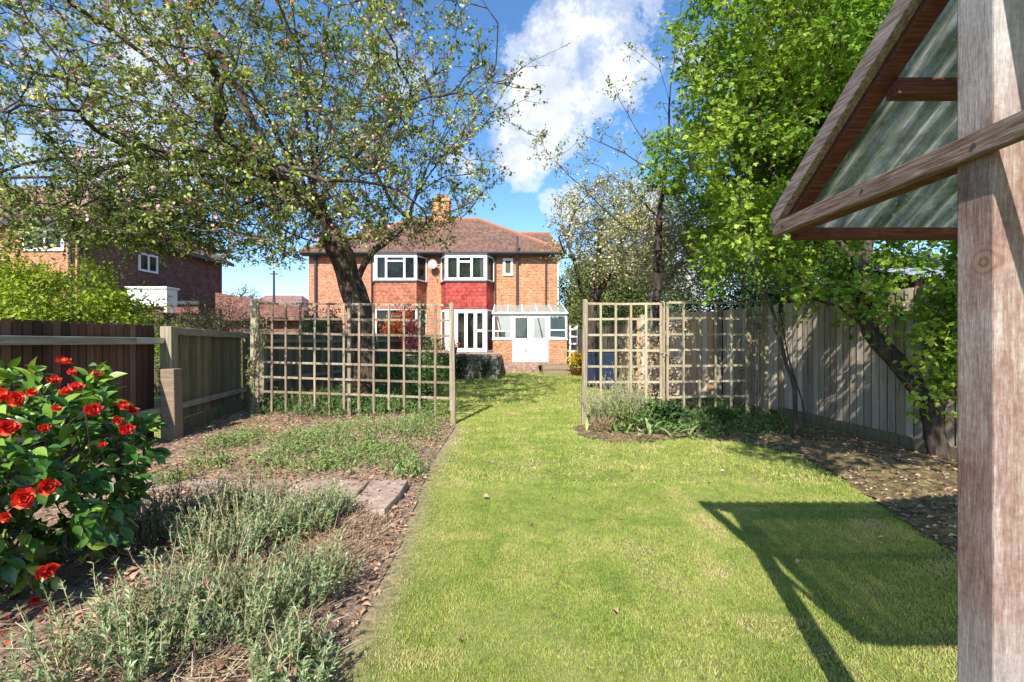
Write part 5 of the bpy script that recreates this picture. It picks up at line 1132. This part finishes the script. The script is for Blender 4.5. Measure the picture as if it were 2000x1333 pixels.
# dry twiggy mass between the lavenders
g=np.random.default_rng(90); dm=MB(); n=3600
x=g.uniform(-1.75,-.85,n*3); y=g.uniform(1.6,3.2,n*3); k=inpoly(x,y,LEFTBED)&(edist(x,y,LE,False)>.05); x=x[k][:n]; y=y[k][:n]; n=len(x); b=np.stack([x,y,hL(x,y)],1); d=norm(np.stack([g.normal(.2,.8,n),g.normal(-.1,.8,n),g.uniform(.1,.8,n)],1))
sticks(dm,b,b+d*g.uniform(.05,.18,(n,1)),g.uniform(.0012,.0028,n),g.random(n)); tag(dm.build('dry_stems',mt['dry_twig']),'tangle of dry grey brown stems among the lavender','dry stems',kind='stuff')
# low weeds
def weeds(name,label,seed,cl,n,poly,hf,size,hgt,mat):
    g=np.random.default_rng(seed); P0=[]; 
    for (px_,py_,s_,wt) in cl:
        cx,cy=G(px_,py_); k=int(n*wt); P0.append(np.stack([g.normal(cx,s_,k),g.normal(cy,s_*1.1,k)],1))
    Q=np.concatenate(P0); k=inpoly(Q[:,0],Q[:,1],poly); Q=Q[k]; m=len(Q); b=np.stack([Q[:,0],Q[:,1],hf(Q[:,0],Q[:,1])],1)
    d=norm(np.stack([g.normal(0,.4,m),g.normal(0,.4,m),np.ones(m)],1)); hh=hgt*g.uniform(.3,1.2,m)*(.5+vnoise(Q[:,0],Q[:,1],3)); e_=b+d*hh[:,None]
    mb=MB(); leaves_on(mb,g,b,e_,7,size,LEAF8,.012,updown=.6); tag(mb.build(name,mt[mat]),label,'weeds',kind='stuff')
    sm=MB(); sticks(sm,b,e_,np.full(m,.0016),g.random(m)); return sm
sm=weeds('ground_cover','low green leafy weeds between the slab path and the left trellis',91,[(600,880,.20,.15),(570,905,.16,.1),(450,890,.15,.1),(480,870,.12,.06),(700,890,.22,.14),(790,860,.25,.16),(760,910,.2,.14),(640,930,.16,.1),(830,840,.2,.12),(420,925,.1,.05),(330,960,.08,.04),(680,850,.3,.1),(800,935,.12,.06),(525,935,.12,.04)],1500,LEFTBED,hL,.030,.15,'weed_leaf')
tag(sm.build('weed_stems',mt['dry_twig']),'thin stems of the weeds before the left trellis','stems',kind='stuff')
sm=weeds('trellis_undergrowth','green undergrowth along the foot of the long left trellis',92,[(640,815,.3,.2),(740,815,.3,.25),(820,812,.25,.25),(560,812,.3,.12),(700,790,.5,.3),(800,780,.5,.3),(860,790,.3,.2)],2000,LEFTBED,hL,.045,.26,'green_leaf')
tag(sm.build('undergrowth_stems',mt['dry_twig']),'stems under the long left trellis','stems',kind='stuff')
sm=weeds('border_undergrowth','low dark green plants in the shade below the right trellis',93,[(1320,845,.22,.22),(1390,850,.25,.2),(1450,840,.3,.15),(1300,825,.2,.2),(1500,850,.3,.1),(1420,815,.4,.15),],800,RIGHTBED,hR,.045,.15,'green_leaf')
tag(sm.build('border_stems',mt['dry_twig']),'stems of the low plants below the right trellis','stems',kind='stuff')
SH('dark_hellebore','dark green leafy clump below the shaded right trellis','plant',94,(2.15,6.62,.17),(.32,.24,.2),40,700,.085,'dark_leaf',cs=.07,tpl=LEAF8,extra=[('pale_leaves','green_leaf',.6,.08,LEAF8)])
SH('dark_hellebore','dark green clump farther right under the narrow end panel','plant',95,(3.0,6.7,.14),(.42,.25,.18),40,700,.07,'green_leaf',cs=.08,tpl=LEAF8)
tl_=thing('grey_sage_plant','tall pale grey green spiky plant in front of the pale upright trellis','plant',(1.55,6.75,0))
sprigs(tl_,96,1.55,6.75,.62,.35,260,.80,.05,'lavender_leaf',per=40,lean=.22,hf=hR,lw=.12,tb=.25)
tl_=thing('leafy_clump_plant','yellow green leafy clump mixed in front of the tall grey sage','plant',(1.65,6.5,0))
sprigs(tl_,120,1.66,6.52,.62,.25,120,.42,.045,'weed_leaf',per=40,lean=.3,hf=hR,lw=.3,tb=.25)
tl_=thing('russet_twig_plant','low russet dry twiggy plant at the foot of the left post of the pale trellis','plant',(1.25,6.45,0)); sprigs(tl_,97,1.28,6.45,.3,.2,90,.28,.03,'dry_leaf',per=20,lean=.5,hf=hR)
def straps(name,label,cx,cy,n,ln,wd,mat,seed,spread=.14,cat='plant'):
    g=np.random.default_rng(seed); t=thing(name,label,cat,(cx,cy,0)); m=MB()
    for k in range(n):
        a=g.random()*6.283; b=np.array([cx+g.normal(0,spread),cy+g.normal(0,spread*.7),.03]); L_=ln*g.uniform(.6,1.2); cr__=[]; el=g.uniform(.8,1.4); p=b.copy(); sd=np.array([-math.sin(a),math.cos(a),0])
        V=[]
        for s in range(7):
            w__=wd*math.sin(math.pi*(.12+.86*s/6))+.002; V+= [p-sd*w__/2,p+np.array([0,0,-.004]),p+sd*w__/2]; dd_=np.array([math.cos(a)*math.cos(el),math.sin(a)*math.cos(el),math.sin(el)]); p=p+dd_*L_/6; el-=.22
        f=[[s*3+c,s*3+c+1,s*3+c+4,s*3+c+3] for s in range(6) for c in (0,1)]; m.add(V,np.array(f),g.random())
    m.build('leaves',mt[mat],t); return t
straps('tulip_leaves','pale green broad leaved tulip clump at the front of the right bed',1.85,6.25,46,.26,.05,'lavender_leaf',98,.2)
straps('tulip_leaves','yellow green broad leaved tulip clump left in the right bed',1.5,6.3,34,.24,.045,'weed_leaf',99,.16)
tu=straps('red_tulip','single red tulip flower seen through the right trellis',2.25,7.95,7,.3,.04,'green_leaf',100,.03,'flower')
m=MB(); m.tube([(2.25,7.95,0),(2.26,7.95,.45)],.004,5); m.build('stem',mt['green_leaf'],tu)
m=MB(); g=np.random.default_rng(4)
for k in range(6):
    a=k*1.047; m.scatter(LEAFC[0]*np.array([1.6,1,1]),LEAFC[1],np.array([[2.26+.012*math.cos(a),7.95+.012*math.sin(a),.44]]),frames(np.array([[math.cos(a)*.25,math.sin(a)*.25,1]]),np.array([[-math.cos(a),-math.sin(a),.2]])),np.array([.075]),[.6])
m.build('flower',mt['red_petal'],tu)
# yellow flower tub and pots
pt_=thing('flower_tub','terracotta tub of bright yellow flowers beside the right trellis post','flower pot',(2.42,17.2,0))
m=MB(); m.lathe([(.001,0),(.16,0),(.21,.30),(.23,.30),(.23,.34),(.20,.34),(.19,.30),(.001,.30)],(2.42,17.2,.0),18); m.build('pot',mt['terracotta'],pt_,smooth=True)
g=np.random.default_rng(101); n=420; pos=np.array([2.42,17.2,.62])+g.normal(0,1,(n,3))*[.14,.12,.13]; m=MB(); m.scatter(BLOSSOM[0],BLOSSOM[1],pos,frames(norm(g.normal(0,1,(n,3))),norm(g.normal(0,.4,(n,3))+[0,-.8,.5])),np.full(n,.07),g.random(n)); m.build('flowers',mt['yellow_petal'],pt_)
n=300; pos=np.array([2.42,17.2,.45])+g.normal(0,1,(n,3))*[.14,.12,.08]; m=MB(); m.scatter(*LEAF4,pos,frames(norm(g.normal(0,1,(n,3))),norm(g.normal(0,.4,(n,3))+[0,-.8,.5])),np.full(n,.08),g.random(n)); m.build('leaves',mt['green_leaf'],pt_)
tp=thing('terracotta_pot','small terracotta pot on the terrace before the glazed doors','flower pot',(-2.0,15.8,.85))
m=MB(); m.lathe([(.001,0),(.10,0),(.14,.20),(.15,.20),(.15,.24),(.13,.24),(.12,.2),(.001,.2)],(-2.0,15.72,.852),16); m.build('pot',mt['terracotta'],tp,smooth=True)
n=160; pos=np.array([-2.0,15.72,1.15])+g.normal(0,1,(n,3))*[.09,.09,.06]; m=MB(); m.scatter(*LEAF4,pos,frames(norm(g.normal(0,1,(n,3))),norm(g.normal(0,.4,(n,3))+[0,-.8,.5])),np.full(n,.07),g.random(n)); m.build('leaves',mt['coral_leaf'],tp)
